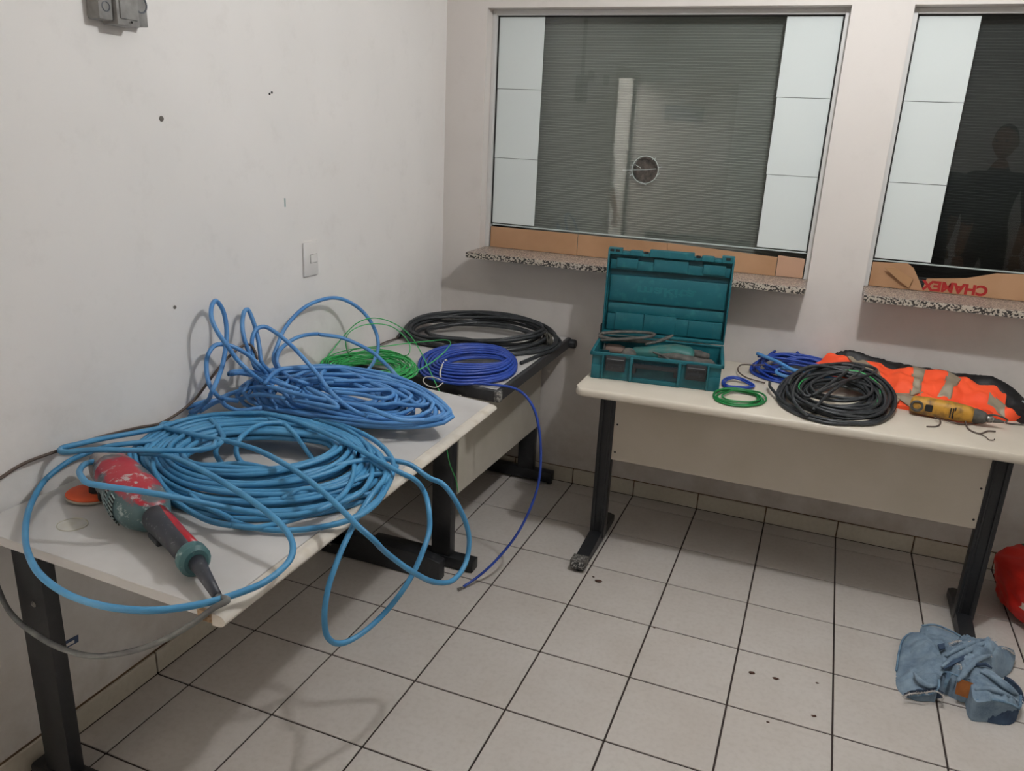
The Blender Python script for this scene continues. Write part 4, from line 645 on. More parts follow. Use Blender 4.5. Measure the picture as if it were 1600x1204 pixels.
for k, zz in enumerate((1.905, 1.866, 1.827)):
    MB().box(.285+(0, .06, .02)[k], .575-(0, .05, .03)[k], DY0-.0065, DY0-.0052, zz-.007, zz+.007).build('text_line', mat('sign_lines', (170, 170, 172), .6), s)
for (y, z, label) in ((-2.12, 2.05, 'small dark cover plate on the left wall, nearer the conduit box'), (-2.52, 2.05, 'small dark cover plate on the left wall, nearer the doorway')):
    tag(MB().box(0, .02, y-.05, y+.05, z-.035, z+.035, bev=.003).build('cover_plate', M_greybox), label, 'cover plate')
t = thing('ceiling_lamp', 'bare white bulb in a ceiling holder lighting the room', 'lamp', (1.84, -1.40, 2.75))
MB().lathe([(.05, 0), (.05, -.015), (.025, -.03), (.022, -.05)], 20).build('holder', M_plastic, t, ang=40)
MB().lathe([(.012, -.05), (.02, -.06), (.028, -.075), (.022, -.095), (.004, -.103)], 18).build('bulb', M_bulb, t, smooth=True)
# ------------------------------------------------------------------ desks
def slab(outline, z0, z1, name, m, parent, bev=.004, seg=3): return MB().prism(outline, z0, z1, bev=bev, seg=seg).build(name, m, parent, ang=40)
def off(pts, o): return [(p[0]-o[0], p[1]-o[1]) for p in pts]
# desk 1: long grey desk along the left wall
o1 = (.38, -1.75); t = thing('office_desk', 'long grey laminate desk along the left wall under the light blue cable coils', 'desk', (o1[0], o1[1], 0))
slab(off([(.012, -2.438), (.735, -2.462), (.722, -1.062), (.722, -1.060), (.012, -.962)], o1), .715, .740, 'desktop', M_lam, t, bev=.0015, seg=1)
def strip(p, q, w_, z0, z1, name, m, parent, o, n=7):
    """half-round edge strip from p to q, bulging to +normal"""
    p = Vector((p[0]-o[0], p[1]-o[1], 0)); q_ = Vector((q[0]-o[0], q[1]-o[1], 0)); d_ = (q_-p).normalized(); nn = Vector((d_.y, -d_.x, 0)); zc, h = (z0+z1)/2, (z1-z0)/2
    prof = [(0, z0), (w_*.35, z0)] + [(w_*.35+w_*.65*math.cos(a), zc+h*math.sin(a)) for a in np.linspace(-math.pi/2*.9, math.pi/2*.9, n)] + [(w_*.35, z1), (0, z1)]
    rows = [[P+nn*a+Vector((0, 0, zz)) for a, zz in prof] for P in (p, q_)]
    return MB().grid(rows, close_u=True, cap=True).build(name, m, parent, ang=40)
e = strip((.7235, -1.074), (.7390, -2.474), -.032, .7145, .7412, 'edge_strip', M_trim, t, o1)
MB().box(.700-o1[0], .7385-o1[0], -2.4705-o1[1], -2.46-o1[1], .7155, .7385).build('exposed_core', M_wood, t)
MB().box(.05-o1[0], .70-o1[0], -2.36-o1[1], -2.33-o1[1], .675, .715).build('top_rail', M_blacksteel, t)
b = MB(); b.box(.080-o1[0], .168-o1[0], -2.40-o1[1], -2.36-o1[1], .03, .714, bev=.003); b.build('leg', M_blacksteel, t, ang=40)
b = MB(); b.box(.03-o1[0], .62-o1[0], -2.41-o1[1], -2.35-o1[1], .008, .045, bev=.010); b.build('foot', M_blacksteel, t, ang=40)
MB().lathe([(.008, 0), (.008, .002), (.003, .003)], 12, Matrix.Translation((.132-o1[0], -2.40-o1[1], .545)) @ Matrix.Rotation(math.pi/2, 4, 'X')).build('bolt', M_metal, t)
b = MB(); b.box(.080-o1[0], .168-o1[0], -1.115-o1[1], -1.075-o1[1], .05, .714, bev=.003); b.build('leg', M_blacksteel, t, ang=40)
b = MB(); b.prism([(.03-o1[0], .004), (.565-o1[0], .004), (.565-o1[0], .085), (.50-o1[0], .098), (.10-o1[0], .115), (.03-o1[0], .10)], 0, .045, bev=.003, seg=2)
for v in b.bm.verts: v.co = Vector((v.co.x, -1.115-o1[1]+v.co.z, v.co.y))
b.build('foot', M_blacksteel, t, ang=40)
MB().lathe([(.006, 0), (.006, .002)], 10, Matrix.Translation((.075-o1[0], -1.115-o1[1], .045)) @ Matrix.Rotation(math.pi/2, 4, 'X')).build('bolt', M_metal, t)
rx, ry, _z = PATHS['ring'][0]
rs = tag(MB().tube([(rx+.034*math.cos(a)+.001*math.sin(5*a), ry+.031*math.sin(a), .7404) for a in np.linspace(0, 2*math.pi, 40, endpoint=False)], .0012, 4, closed=True).build('ring_stain', M_stain), 'round dried cup-ring stain on the near end of the grey desk', 'stain')
MB().lathe([(.030, .7401), (.030, .7404), (.0, .7405)], 32, Matrix.Translation((rx, ry, 0))).build('dried_film', mat('dried_film', (186, 182, 170), .5, rgb2=(196, 193, 188), scale=40), rs)

# desk 2: small desk in the corner, black edging
o2 = (.35, -.45); t = thing('corner_desk', 'small desk with thick black edging in the far corner under the black coil', 'desk', (o2[0], o2[1], 0))
slab(off([(.012, -.875), (.685, -.912), (.672, -.012), (.012, -.012)], o2), .712, .740, 'desktop', M_lam, t, bev=.001, seg=1)
def bar(p, q, wd, z0, z1, name, m, parent, o, bev=.006):
    p = Vector((p[0]-o[0], p[1]-o[1])); q_ = Vector((q[0]-o[0], q[1]-o[1])); a = math.atan2(q_.y-p.y, q_.x-p.x); L = (q_-p).length
    return MB().box(0, L, -wd, 0, z0, z1, bev=bev, seg=3, M=Matrix.Translation((p.x, p.y, 0)) @ Matrix.Rotation(a, 4, 'Z')).build(name, m, parent, ang=45)
bar((.02, -.876), (.703, -.913), .018, .695, .7425, 'edge_band', M_rim, t, o2)
bar((.684, -.915), (.672, -.014), .020, .695, .7425, 'edge_band', M_rim, t, o2)
MB().box(.683-o2[0], .7085-o2[0], -.9335-o2[1], -.905-o2[1], .697, .740, bev=.005).build('corner_cap', mat('chipped_corner', (86, 84, 82), .5, rgb2=(176, 172, 166), scale=110, lo=.5, hi=.62), t, ang=45)
MB().lathe([(.020, -.025), (.022, -.02), (.022, .02), (.018, .027)], 14, Matrix.Translation((.694-o2[0], -.030-o2[1], .717)) @ Matrix.Rotation(math.pi/2, 4, 'Y')).build('end_cap', M_blkpl, t, ang=40)
M2 = Matrix.Rotation(math.radians(2.0), 4, 'Z')
b = MB(); b.box(-.006, .006, -.93-o2[1]+.0, -.055-o2[1], .29, .70, bev=.001, seg=1, M=Matrix.Translation((.553-o2[0], 0, 0)) @ Matrix.Rotation(math.radians(-1.5), 4, 'Z')); b.build('modesty_panel', M_panel, t)
b = MB(); b.box(.470-o2[0], .552-o2[0], -1.0-o2[1], -.955-o2[1], .045, .695, bev=.003); b.build('leg', M_blacksteel, t, ang=40)
b = MB(); b.box(.20-o2[0], .652-o2[0], -1.005-o2[1], -.95-o2[1], .004, .05, bev=.003); b.build('foot', M_blacksteel, t, ang=40)
b = MB(); b.box(.480-o2[0], .562-o2[0], -.085-o2[1], -.045-o2[1], .05, .695, bev=.003); b.build('leg', M_blacksteel, t, ang=40)
b = MB(); b.box(.28-o2[0], .660-o2[0], -.088-o2[1], -.036-o2[1], .012, .062, bev=.004); b.build('foot', M_blacksteel, t, ang=40)
MB().lathe([(.014, 0), (.014, .012)], 12, Matrix.Translation((.645-o2[0], -.062-o2[1], 0))).build('foot_pad', M_blkpl, t)

# desk 3: beige desk under the windows
o3 = (1.75, -.38); t = thing('beige_desk', 'wide beige desk under the windows carrying the teal toolbox', 'desk', (o3[0], o3[1], 0))
def arc(cx, cy, r, a0, a1, n=6): return [(cx+r*math.cos(a), cy+r*math.sin(a)) for a in np.linspace(math.radians(a0), math.radians(a1), n)]
slab(off(arc(.965, -.705, .032, 180, 270)+arc(2.58, -.650, .03, 270, 360)+[(2.61, -.014), (.918, -.014)], o3), .708, .740, 'desktop', M_lam3, t, bev=.0125, seg=4)
for (xa, xb, rear, front) in ((.993, 1.056, -.33, -.80), (2.385, 2.450, -.34, -.76)):
    b = MB(); b.box(xa-o3[0], xb-o3[0], -.55-o3[1], -.505-o3[1], .03, .708, bev=.004); b.build('leg', M_blacksteel, t, ang=40)
    b = MB(); b.box(xa+.010-o3[0], xa+.018-o3[0], -.556-o3[1], -.55-o3[1], .06, .70, bev=.001, seg=1); b.box(xb-.018-o3[0], xb-.010-o3[0], -.556-o3[1], -.55-o3[1], .06, .70, bev=.001, seg=1); b.build('leg_rib', M_blacksteel, t)
    b = MB(); b.prism([(rear-o3[1], .01), (rear-o3[1], .045), (-.50-o3[1], .06), (-.56-o3[1], .06), (front-o3[1], .042), (front-o3[1], .008)], 0, .052, bev=.005, seg=2)
    for v in b.bm.verts: v.co = Vector((xa+.003-o3[0]+v.co.z, v.co.x, v.co.y))
    b.build('foot', M_blacksteel, t, ang=40)
    b = MB(); b.box(xa-.002-o3[0], xa+.058-o3[0], front-.012-o3[1], front+.05-o3[1], .012, .05, bev=.010)
    cp = b.build('foot_cap', mat('ribbed_cap', (48, 48, 50), .4, rgb2=(170, 168, 162), scale=130, lo=.5, hi=.6), t, ang=40)
    b = MB()
    for k in range(6): b.box(xa-.0035-o3[0], xa+.0595-o3[0], front+.0*k-.008+k*.010-o3[1], front-.0045+k*.010-o3[1], .018, .0515, bev=.001, seg=1)
    b.build('rib', M_metal, cp)
    MB().lathe([(.020, 0), (.022, .006), (.016, .014)], 14, Matrix.Translation((xa+.028-o3[0], front+.022-o3[1], 0))).build('foot_pad', M_blkpl, t)
    MB().lathe([(.020, 0), (.024, .01), (.024, .028), (.018, .036)], 14, Matrix.Translation((xa+.028-o3[0], rear+.0-o3[1], .002))).build('levelling_knob', M_blkpl, t, ang=40)
pn = MB().box(1.056-o3[0], 2.388-o3[0], -.545-o3[1], -.527-o3[1], .395, .700, bev=.001, seg=1).build('modesty_panel', mat('beige_panel', (196, 186, 172), .6, rgb2=(186, 176, 160), scale=4), t)
for x in (1.070, 2.373):
    for z in (.43, .55, .665): MB().lathe([(.0042, 0), (.0042, .001), (.001, .0012)], 10, Matrix.Translation((x-o3[0], -.545-o3[1], z)) @ Matrix.Rotation(math.pi/2, 4, 'X')).build('screw', M_hole, pn)

# ------------------------------------------------------------------ cable coils
def cable_thing(name, label, cat, loc, group=None): return thing(name, label, cat, loc, 0, group)
def sub(pts, o): return [(p[0]-o[0], p[1]-o[1], p[2]-o[2]) for p in pts]
def strand(parent, pts, r, m, name, o, n=8, step=.012):
    return MB().tube(sub(catmull(pts, False, step), o), r, n).build(name, m, parent, smooth=True)
def relax(pts, r, zf=.7405):
    return pts
# rear light blue coil
o = (.40, -1.42, .74); t = cable_thing('light_blue_coil', 'tangled light blue cable coil behind, with tall loops standing up by the wall', 'cable coil', o)
MB().tube(sub(coil_pts(PATHS['b1_out'], PATHS['b1_in'], 30, 5, zpile=.055, wob=.010, zmin=.7475, jit=.30, period=5.3), o), .0070, 8).build('coil_winding', M_blueR, t, smooth=True)
MB().tube(sub(coil_pts(PATHS['b1_out'][:], [((a[0]+.40)/2, (a[1]-1.42)/2, a[2]+.004) for a in PATHS['b1_in']], 9, 15, zpile=.04, wob=.03, zmin=.7475, jit=.5, period=2.6), o), .0070, 8).build('coil_winding', M_blueR, t, smooth=True)
for L in PATHS['b1_loops']: strand(t, L, .0070, M_blueR, 'loose_loop', o)
# front light blue coil
o = (.42, -1.90, .74); t = cable_thing('light_blue_coil', 'large light blue cable coil in front, with big loops hanging over the desk edge', 'cable coil', o)
MB().tube(sub(coil_pts(PATHS['b2_out'], PATHS['b2_in'], 27, 8, zpile=.050, wob=.003, zmin=.7475, jit=.09, period=8.), o), .0072, 8).build('coil_winding', M_blue, t, smooth=True)
for L in PATHS['b2_loops']: strand(t, L, .0072, M_blue, 'loose_loop', o)
# green wire coil
o = (.12, -.85, .74); t = cable_thing('green_wire_coil', 'bright green thin wire coil with springy arcs beside the ultramarine coil', 'wire coil', o)
MB().tube(sub(coil_pts(PATHS['gr_out'], PATHS['gr_in'], 34, 11, zpile=.030, wob=.012, zmin=.7425, jit=.5, period=3.7), o), .0021, 6).build('coil_winding', M_green, t, smooth=True)
for L in PATHS['gr_loops']: strand(t, L, .0021, M_green, 'loose_arc', o, 6)
# ultramarine coil
o = (.45, -.65, .74); t = cable_thing('ultramarine_cable_coil', 'neat ultramarine blue cable coil tied with white cord on the corner desk', 'cable coil', o)
order = []
for k in range(21): order.append((k % 7)/6.)
MB().tube(sub(coil_pts(PATHS['um_out'], PATHS['um_in'], 21, 2, zpile=.050, wob=.001, zmin=.745, jit=.02, period=7.), o), .0056, 8).build('coil_winding', M_ultra, t, smooth=True)
strand(t, PATHS['um_tail'], .0052, M_ultra, 'loose_tail', o)
a = PATHS['um_tail'][-1]; 
b = MB()
for dx, dy in ((-.010, -.012), (-.014, -.006), (-.006, -.015)): b.tube([(a[0]-o[0], a[1]-o[1], a[2]-o[2]), (a[0]+dx*1.6-o[0], a[1]+dy*1.6-o[1], .003-o[2])], .0014, 5)
b.build('bare_strands', M_metal, t)
strand(t, PATHS['um_tie'], .0035, M_tie, 'tie_cord', o); strand(t, PATHS['um_tie2'], .0022, M_tie, 'tie_cord', o)
# big black coil
o = (.38, -.32, .74); t = cable_thing('black_cable_coil', 'wide coil of thick black cable on the corner desk against the back wall', 'cable coil', o)
MB().tube(sub(coil_pts(PATHS['bk_out'], PATHS['bk_in'], 12, 21, zpile=.060, wob=.008, zmin=.7485, jit=.25, period=4.3), o), .0078, 8).build('coil_winding', M_blkcab, t, smooth=True)
strand(t, PATHS['bk_end'], .0080, M_blkcab, 'loose_end', o); strand(t, PATHS['bk_tail'], .003, M_bracab, 'thin_tail', o)
b = MB(); rnd = random.Random(3); cx, cy, cz = .645-o[0], -.235-o[1], .775-o[2]
for k in range(7):
    an = rnd.uniform(-.35, .35); rr = rnd.uniform(.026, .034); c0 = Vector((cx+rnd.uniform(-.018, .018), cy+rnd.uniform(-.012, .012), cz))
    dirv = Vector((math.cos(an-.9), math.sin(an-.9), 0)); pts = [c0+dirv*math.cos(q_)*rr*1.3+Vector((0, 0, math.sin(q_)*rr*.85)) for q_ in np.linspace(0, 2*math.pi, 16, endpoint=False)]
    b.tube(pts, .0032, 5, closed=True)
for k in range(4): b.tube([(cx+.02, cy-.03, cz-.03), (cx+.045+k*.004, cy-.035-.006*k, cz-.031)], .0012, 4)
b.build('tie_twine', mat('dirty_twine', (92, 88, 78), .8, rgb2=(58, 56, 52), scale=60), t, smooth=True)
# right desk: ultramarine coil with light blue pieces
o = (1.70, -.17, .74); t = cable_thing('ultramarine_cable_coil', 'ultramarine cable coil beside the orange vest, behind the black coil', 'cable coil', o)
MB().tube(sub(coil_pts(PATHS['rb_out'], PATHS['rb_in'], 16, 31, zpile=.045, wob=.010, zmin=.7455, jit=.3, period=3.6), o), .0052, 8).build('coil_winding', M_ultra, t, smooth=True)
strand(t, PATHS['rb_end'], .0052, M_ultra, 'loose_end', o); strand(t, PATHS['rb_end2'], .0052, M_ultra, 'loose_end', o)
MB().tube(sub([PATHS['rb_out'][6], (1.66, -.21, .775), PATHS['rb_in'][4]], o), .008, 8).build('black_tape', M_blkcab, t)
o = (1.75, -.20, .79); t = cable_thing('light_blue_hose_piece', 'stiff light blue cable offcut with a curl, lying across the small ultramarine coil', 'cable', o)
strand(t, PATHS['rb_hose'][0], .0078, M_blueR, 'straight_length', o); strand(t, PATHS['rb_hose'][2], .0068, M_blueR, 'curl', o); strand(t, PATHS['rb_hose'][1], .0060, M_ultra, 'dark_length', o)
o = (1.60, -.25, .76); t = cable_thing('brown_wire', 'thin brown-grey wire hooked around the left side of the ultramarine coil by the vest', 'wire', o)
strand(t, PATHS['rb_wire'], .0030, M_bracab, 'wire_length', o)
# right black coil
o = (1.87, -.42, .74); t = cable_thing('black_cable_coil', 'tangled black cable coil on the beige desk between toolbox and drill', 'cable coil', o)
MB().tube(sub(coil_pts(PATHS['rk_out'], PATHS['rk_in'], 22, 41, zpile=.055, wob=.010, zmin=.7475, jit=.25, period=6.2), o), .0062, 8).build('coil_winding', M_blkcab, t, smooth=True)
for L in PATHS['rk_loops']: strand(t, L, .0060, M_blkcab, 'loose_loop', o)
strand(t, PATHS['rk_green'], .0026, M_green, 'green_strand', o, 6)
o = (1.50, -.42, .74); t = cable_thing('small_blue_coil', 'small ring of blue wire on the beige desk just right of the toolbox', 'wire coil', o)
MB().tube(sub(coil_pts(PATHS['sb_out'], PATHS['sb_in'], 4, 51, zpile=.008, wob=.004, zmin=.744, jit=.5, period=1.5), o), .0034, 8).build('coil_winding', M_ultra, t, smooth=True)
o = (1.52, -.52, .74); t = cable_thing('small_green_coil', 'small ring of dark green wire near the front edge of the beige desk', 'wire coil', o)
MB().tube(sub(coil_pts(PATHS['sg_out'], PATHS['sg_in'], 6, 61, zpile=.012, wob=.004, zmin=.744, jit=.5, period=1.6), o), .0036, 8).build('coil_winding', M_green2, t, smooth=True)
o = (.03, -2.0, .76); t = cable_thing('grey_cord', 'grey-brown cord running along the left wall and up to the tall blue loops', 'cord', o)
strand(t, PATHS['cord_wall'], .0042, M_bracab, 'cord_length', o)

# ------------------------------------------------------------------ polisher with orange disc
A = Vector(PATHS['gr_axis'][0]); Bv = Vector(PATHS['gr_axis'][6]); 
ang = math.atan2(Bv.y-A.y, Bv.x-A.x); base = Vector((.108, -2.136, .736))
t = thing('angle_polisher', 'red and teal angle polisher with an orange disc lying under the front blue coil', 'power tool', base, ang)
def P_(x, y, z): return (x, y, z)
hy = 0.
MB().grid(loft([(-.045, 0, .050, .012, .018), (-.035, 0, .052, .035, .036), (.0, 0, .055, .043, .042), (.035, 0, .055, .040, .040), (.045, 0, .056, .030, .030)], 20, sq=.8), close_u=True, cap=True).build('gear_head', M_pol, t, smooth=True)
body = MB().grid(loft([(.030, 0, .055, .038, .040), (.050, 0, .060, .046, .048), (.10, -.004, .062, .055, .052), (.17, -.006, .062, .060, .054), (.24, -.008, .060, .064, .054), (.30, -.006, .056, .058, .048), (.335, -.002, .052, .042, .038), (.352, 0, .048, .028, .028)], 24, sq=.85), close_u=True, cap=True).build('motor_housing', M_pol, t, smooth=True)
def surf(a_): c_, s_ = math.cos(a_), math.sin(a_); return -.007+.0635*math.copysign(abs(c_)**.85, c_), .060+.0535*math.copysign(abs(s_)**.85, s_)
bw, bg = MB(), MB(); rnd = random.Random(2)
for k in range(8):
    for s_ in (0, 1):
        a_ = math.radians(142+9.5*k+5*s_); y, z = surf(a_); y2, z2 = surf(a_+math.radians(4.5)); x = .235+.030*s_
        Mr = Matrix.Rotation(math.radians(180)-a_, 4, 'X').inverted()
        bw.box(-.012+rnd.uniform(0, .003), .012, -.0012, .0012, -.0011, .0011, M=Matrix.Translation((x, y, z)) @ Matrix.Rotation(math.radians(14), 4, 'Y'))
        bg.box(-.012, .012, -.0010, .0010, -.0014, .0014, M=Matrix.Translation((x, y2, z2)) @ Matrix.Rotation(math.radians(14), 4, 'Y'))
bw.build('vent_slots', M_white, body); bg.build('vent_gap', M_hole, body)
MB().box(.165, .183, -.070, -.060, .045, .065, bev=.003).build('brush_cap', M_hole, body)
hd = MB().grid(loft([(.335, 0, .052, .026, .026), (.35, 0, .052, .030, .030), (.40, .001, .050, .028, .029), (.47, .002, .047, .026, .027), (.545, .003, .044, .027, .028)], 18, sq=.9), close_u=True, cap=True).build('handle', M_poldark, t, smooth=True)
MB().grid(loft([(.335, .010, .0625, .016, .018), (.40, .011, .060, .017, .019), (.47, .011, .057, .016, .018), (.545, .011, .055, .017, .0185)], 14), close_u=True, cap=True).build('red_spine', M_polred, hd, smooth=True)
MB().box(.365, .425, -.026, -.012, .018, .032, bev=.004, M=Matrix.Identity(4)).build('trigger', M_blkpl, hd)
MB().grid(loft([(.540, .003, .043, .029, .031), (.548, .003, .043, .034, .036), (.568, .003, .042, .034, .036), (.576, .003, .042, .026, .028)], 18), close_u=True, cap=True).build('collar', M_polteal, t, ang=40)
M_s = [(.575, .004, .042), (.60, .002, .040), (.65, -.002, .034), (.70, -.006, .028)]
MB().tube(M_s, .01, 12, rfun=lambda u: .0185-.009*u).build('cord_sleeve', M_poldark, t, smooth=True)
Mi = (Matrix.Translation(base) @ Matrix.Rotation(ang, 4, 'Z')).inverted()
cp = [Vector(M_s[-1])] + [Mi @ Vector(p) for p in catmull(PATHS['cord_gr'][1:], False, .012)]
MB().tube([tuple(p) for p in catmull([tuple(v) for v in [cp[0]]+cp[1::3]], False, .012)], .0062, 8).build('power_cord', M_greycab, t, smooth=True)
dm = Matrix.Translation((.050, -.058, .015)) @ Matrix.Rotation(math.radians(-6), 4, 'X')
dk = MB().lathe([(.0, -.008), (.046, -.008), (.054, -.004), (.055, .0), (.050, .005), (.030, .007), (.0, .007)], 32, dm).build('disc', M_disc, t, ang=40)
MB().lathe([(.0545, -.0095), (.0565, -.006), (.0545, -.003)], 32, dm).build('disc_edge', mat('disc_pad', (170, 160, 146), .8), dk)
MB().lathe([(.018, .004), (.018, .022), (.012, .03)], 14, dm @ Matrix.Translation((.012, .012, 0))).build('spindle_nut', M_hole, dk)

# ------------------------------------------------------------------ toolbox
W_, D_, HB = .497, .292, .106
t = thing('toolbox', 'open teal plastic toolbox with black latches at the left end of the beige desk', 'toolbox', (.951, -.575, .7405), math.radians(7.8))
b = MB(); th = .004
b.box(.004, W_-.004, .004, D_-.004, 0, th)
b.box(0, W_, 0, th, 0, HB, bev=.0015, seg=1); b.box(0, W_, D_-th, D_, 0, HB, bev=.0015, seg=1); b.box(0, th, 0, D_, 0, HB, bev=.0015, seg=1); b.box(W_-th, W_, 0, D_, 0, HB, bev=.0015, seg=1)
bs = b.build('base_tray', M_teal, t)
b = MB()
b.box(-.009, W_+.009, -.009, .004, HB-.012, HB+.002, bev=.002); b.box(-.009, W_+.009, D_-.004, D_+.009, HB-.012, HB+.002, bev=.002)
b.box(-.009, .004, -.009, D_+.009, HB-.012, HB+.002, bev=.002); b.box(W_-.004, W_+.009, -.009, D_+.009, HB-.012, HB+.002, bev=.002)
b.build('rim', M_teal, bs, ang=40)
b = MB()
for (x0, x1) in ((.040, .048), (.150, .162), (.335, .347), (.445, .453)): MB().box(x0, x1, -.014, .002, .002, HB-.006, bev=.003).build('front_rib', M_teal, bs, ang=40)
for (x0, x1, zt) in ((.0, .040, .055), (.453, W_, .055), (.162, .335, .018)): MB().box(x0, x1, -.006, .002, .0, zt, bev=.002).build('lower_step', M_teal, bs, ang=40)
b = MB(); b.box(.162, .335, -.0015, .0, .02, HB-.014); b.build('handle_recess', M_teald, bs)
b = MB()                         # inner dividers of the tray
b.box(.05, .053, .01, .14, .004, .075); b.box(.16, .163, .01, .10, .004, .07); b.box(.06, .16, .10, .103, .004, .06); b.box(.18, .48, .035, .038, .004, .075); b.box(.30, .303, .038, .12, .004, .065); b.box(.008, .05, .14, .143, .004, .08)
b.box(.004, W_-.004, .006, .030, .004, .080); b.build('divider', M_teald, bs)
for x0 in (.055, .365):
    lt = MB().box(x0, x0+.078, -.019, -.004, .038, HB-.006, bev=.004).build('latch', M_blkpl, t, ang=40)
    b = MB(); b.box(x0+.004, x0+.074, -.0215, -.017, .076, .086, bev=.002); b.box(x0+.010, x0+.068, -.021, -.017, .046, .068, bev=.002); b.build('latch_grip', M_blkpl, lt, ang=40)
    MB().box(x0+.006, x0+.072, -.0205, -.018, .087, .0885).build('worn_edge', mat('worn_pale', (150, 152, 152), .6), lt)
hn = MB(); hn.box(.166, .331, -.022, -.008, .062, .080, bev=.004); hn.box(.162, .176, -.020, .0, .040, .080, bev=.003); hn.box(.321, .335, -.020, .0, .040, .080, bev=.003)
ho = hn.build('handle', M_blkpl, t, ang=40)
b = MB()
for k in range(22): b.box(.172+k*.007, .1755+k*.007, -.0232, -.008, .0785, .0815)
b.build('grip_ridge', M_blkpl, ho)
# lid, opened upright
Z0, Z1, Y0 = HB+.012, .476, D_+.002
b = MB(); LW0, LW1 = -.006, W_+.008; YB = Y0+.044
# back plate with a notched top edge
b.box(LW0, LW1, YB-.005, YB, Z0, Z1-.012, bev=.001, seg=1)
b.box(LW0, LW0+.007, Y0, YB, Z0, Z1-.002, bev=.0015, seg=1); b.box(LW1-.007, LW1, Y0, YB, Z0, Z1-.002, bev=.0015, seg=1)
b.box(LW0, LW1, Y0, YB, Z0-.006, Z0+.006, bev=.002)
for (x0, x1, z) in ((LW0, .052, Z1), (.052, .085, Z1-.014), (.085, .135, Z1-.006), (.135, .165, Z1-.012), (.165, .345, Z1+.002), (.345, .375, Z1-.012), (.375, .425, Z1-.006), (.425, .455, Z1-.014), (.455, LW1, Z1)):
    b.box(x0, x1, Y0+.004, YB, Z1-.026, z, bev=.0015, seg=1)
lid = b.build('lid', M_teal, t, ang=40)
b = MB()
b.box(.006, .495, YB-.022, YB-.004, .388, .428, bev=.002)            # upper step
b.box(.032, .12, YB-.030, YB-.020, .397, .436, bev=.002); b.box(.185, .325, YB-.030, YB-.020, .392, .442, bev=.002); b.box(.385, .475, YB-.030, YB-.020, .397, .436, bev=.002)
b.box(.010, .490, YB-.017, YB-.004, .252, .362, bev=.003)            # main panel
b.box(.010, .490, YB-.017, YB-.004, .200, .243, bev=.003)            # lower panel
b.box(.010, .490, YB-.024, YB-.004, .128, .198, bev=.003)
b.box(.044, .164, YB-.029, YB-.020, .130, .205, bev=.002); b.box(.168, .300, YB-.029, YB-.020, .130, .205, bev=.002); b.box(.352, .455, YB-.029, YB-.020, .130, .198, bev=.002)
b.build('moulded_panel', M_teal, lid, ang=40)
for (za, zb) in ((.3625, .388), (.2435, .2515), (.1985, .2005)): MB().box(.006, .495, YB-.0075, YB-.0045, za, zb).build('recess_shade', M_teald, lid)  # dark strips: shade under the ledges and in the grooves, put into colour
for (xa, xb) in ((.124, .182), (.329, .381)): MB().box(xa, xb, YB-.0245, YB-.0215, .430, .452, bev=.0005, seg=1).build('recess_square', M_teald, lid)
for x in (.000, .024, .142, .352, .470): MB().box(x, x+.018, Y0+.002, Y0+.006, Z1-.014, Z1-.004, bev=.001, seg=1).build('socket_recess', M_hole, lid)
text('makita', .052, Matrix.Translation((.245, YB-.0172, .306)) @ Matrix.Rotation(math.pi/2, 4, 'X') @ Matrix.Diagonal((1.75, -1, 1, 1)), mat('teal_moulded_letter', (28, 104, 112), .4), lid, 'moulded_lettering', .0007)
MB().box(-.012, -.006, D_-.012, D_+.020, HB-.005, HB+.045, bev=.002).build('hinge_post', M_blkpl, t)
# tools inside
RZ = Matrix.Rotation(math.radians(7.8), 4, 'Z'); TB = Vector((.951, -.575, .7405))
def tbw(x, y, z): v = RZ @ Vector((x, y, z)); return v+TB
t2 = thing('rotary_hammer', 'dusty grey rotary hammer with a teal housing lying in the open toolbox', 'power tool', tbw(.25, .15, .020), math.radians(7.8))
MB().grid(loft([(-.11, -.01, .055, .018, .018), (-.10, -.01, .056, .028, .028), (-.04, 0, .06, .03, .03), (.0, .0, .065, .036, .036), (.06, .005, .078, .045, .032), (.12, .0, .074, .050, .032), (.14, -.005, .066, .040, .026)], 18, sq=.85), close_u=True, cap=True).build('housing', M_tooltl, t2, smooth=True)
MB().grid(loft([(.0, -.035, .060, .012, .012), (.06, -.050, .072, .020, .017), (.13, -.055, .066, .026, .018), (.17, -.045, .060, .022, .016), (.21, -.035, .055, .024, .018), (.225, -.035, .05, .014, .012)], 14), close_u=True, cap=True).build('grip', M_tool, t2, smooth=True)
MB().grid(loft([(.10, .03, .07, .02, .02), (.16, .02, .075, .024, .018), (.20, .01, .07, .016, .014)], 12), close_u=True, cap=True).build('side_grip', M_tool, t2, smooth=True)
ck = MB().lathe([(.030, 0), (.032, .02), (.026, .045), (.020, .055)], 20, Matrix.Translation((-.115, -.060, .066)) @ Matrix.Rotation(math.radians(105), 4, 'X')).build('chuck', M_tool, t2, ang=40)
MB().lathe([(.018, .054), (.018, .060), (.012, .061), (.011, .050), (.0, .049)], 20, Matrix.Translation((-.115, -.060, .066)) @ Matrix.Rotation(math.radians(105), 4, 'X')).build('chuck_ring', M_brass, ck, ang=40)
MB().lathe([(.010, .0605), (.0, .0607)], 16, Matrix.Translation((-.115, -.060, .066)) @ Matrix.Rotation(math.radians(105), 4, 'X')).build('chuck_bore', M_hole, ck)
b = MB(); rnd = random.Random(9)
pts = []
for k in range(70):
    a = k/70*2*math.pi*4.5; pts.append((-.145+.115*math.cos(a)+.006*rnd.random(), .075+.035*math.sin(a)+.012*math.sin(a*.37), .098+.020*math.sin(a*.5+1)+.010*math.cos(a)))
MB().tube(catmull(pts, False, .012), .0050, 7).build('power_cord', M_tool, t2, smooth=True)
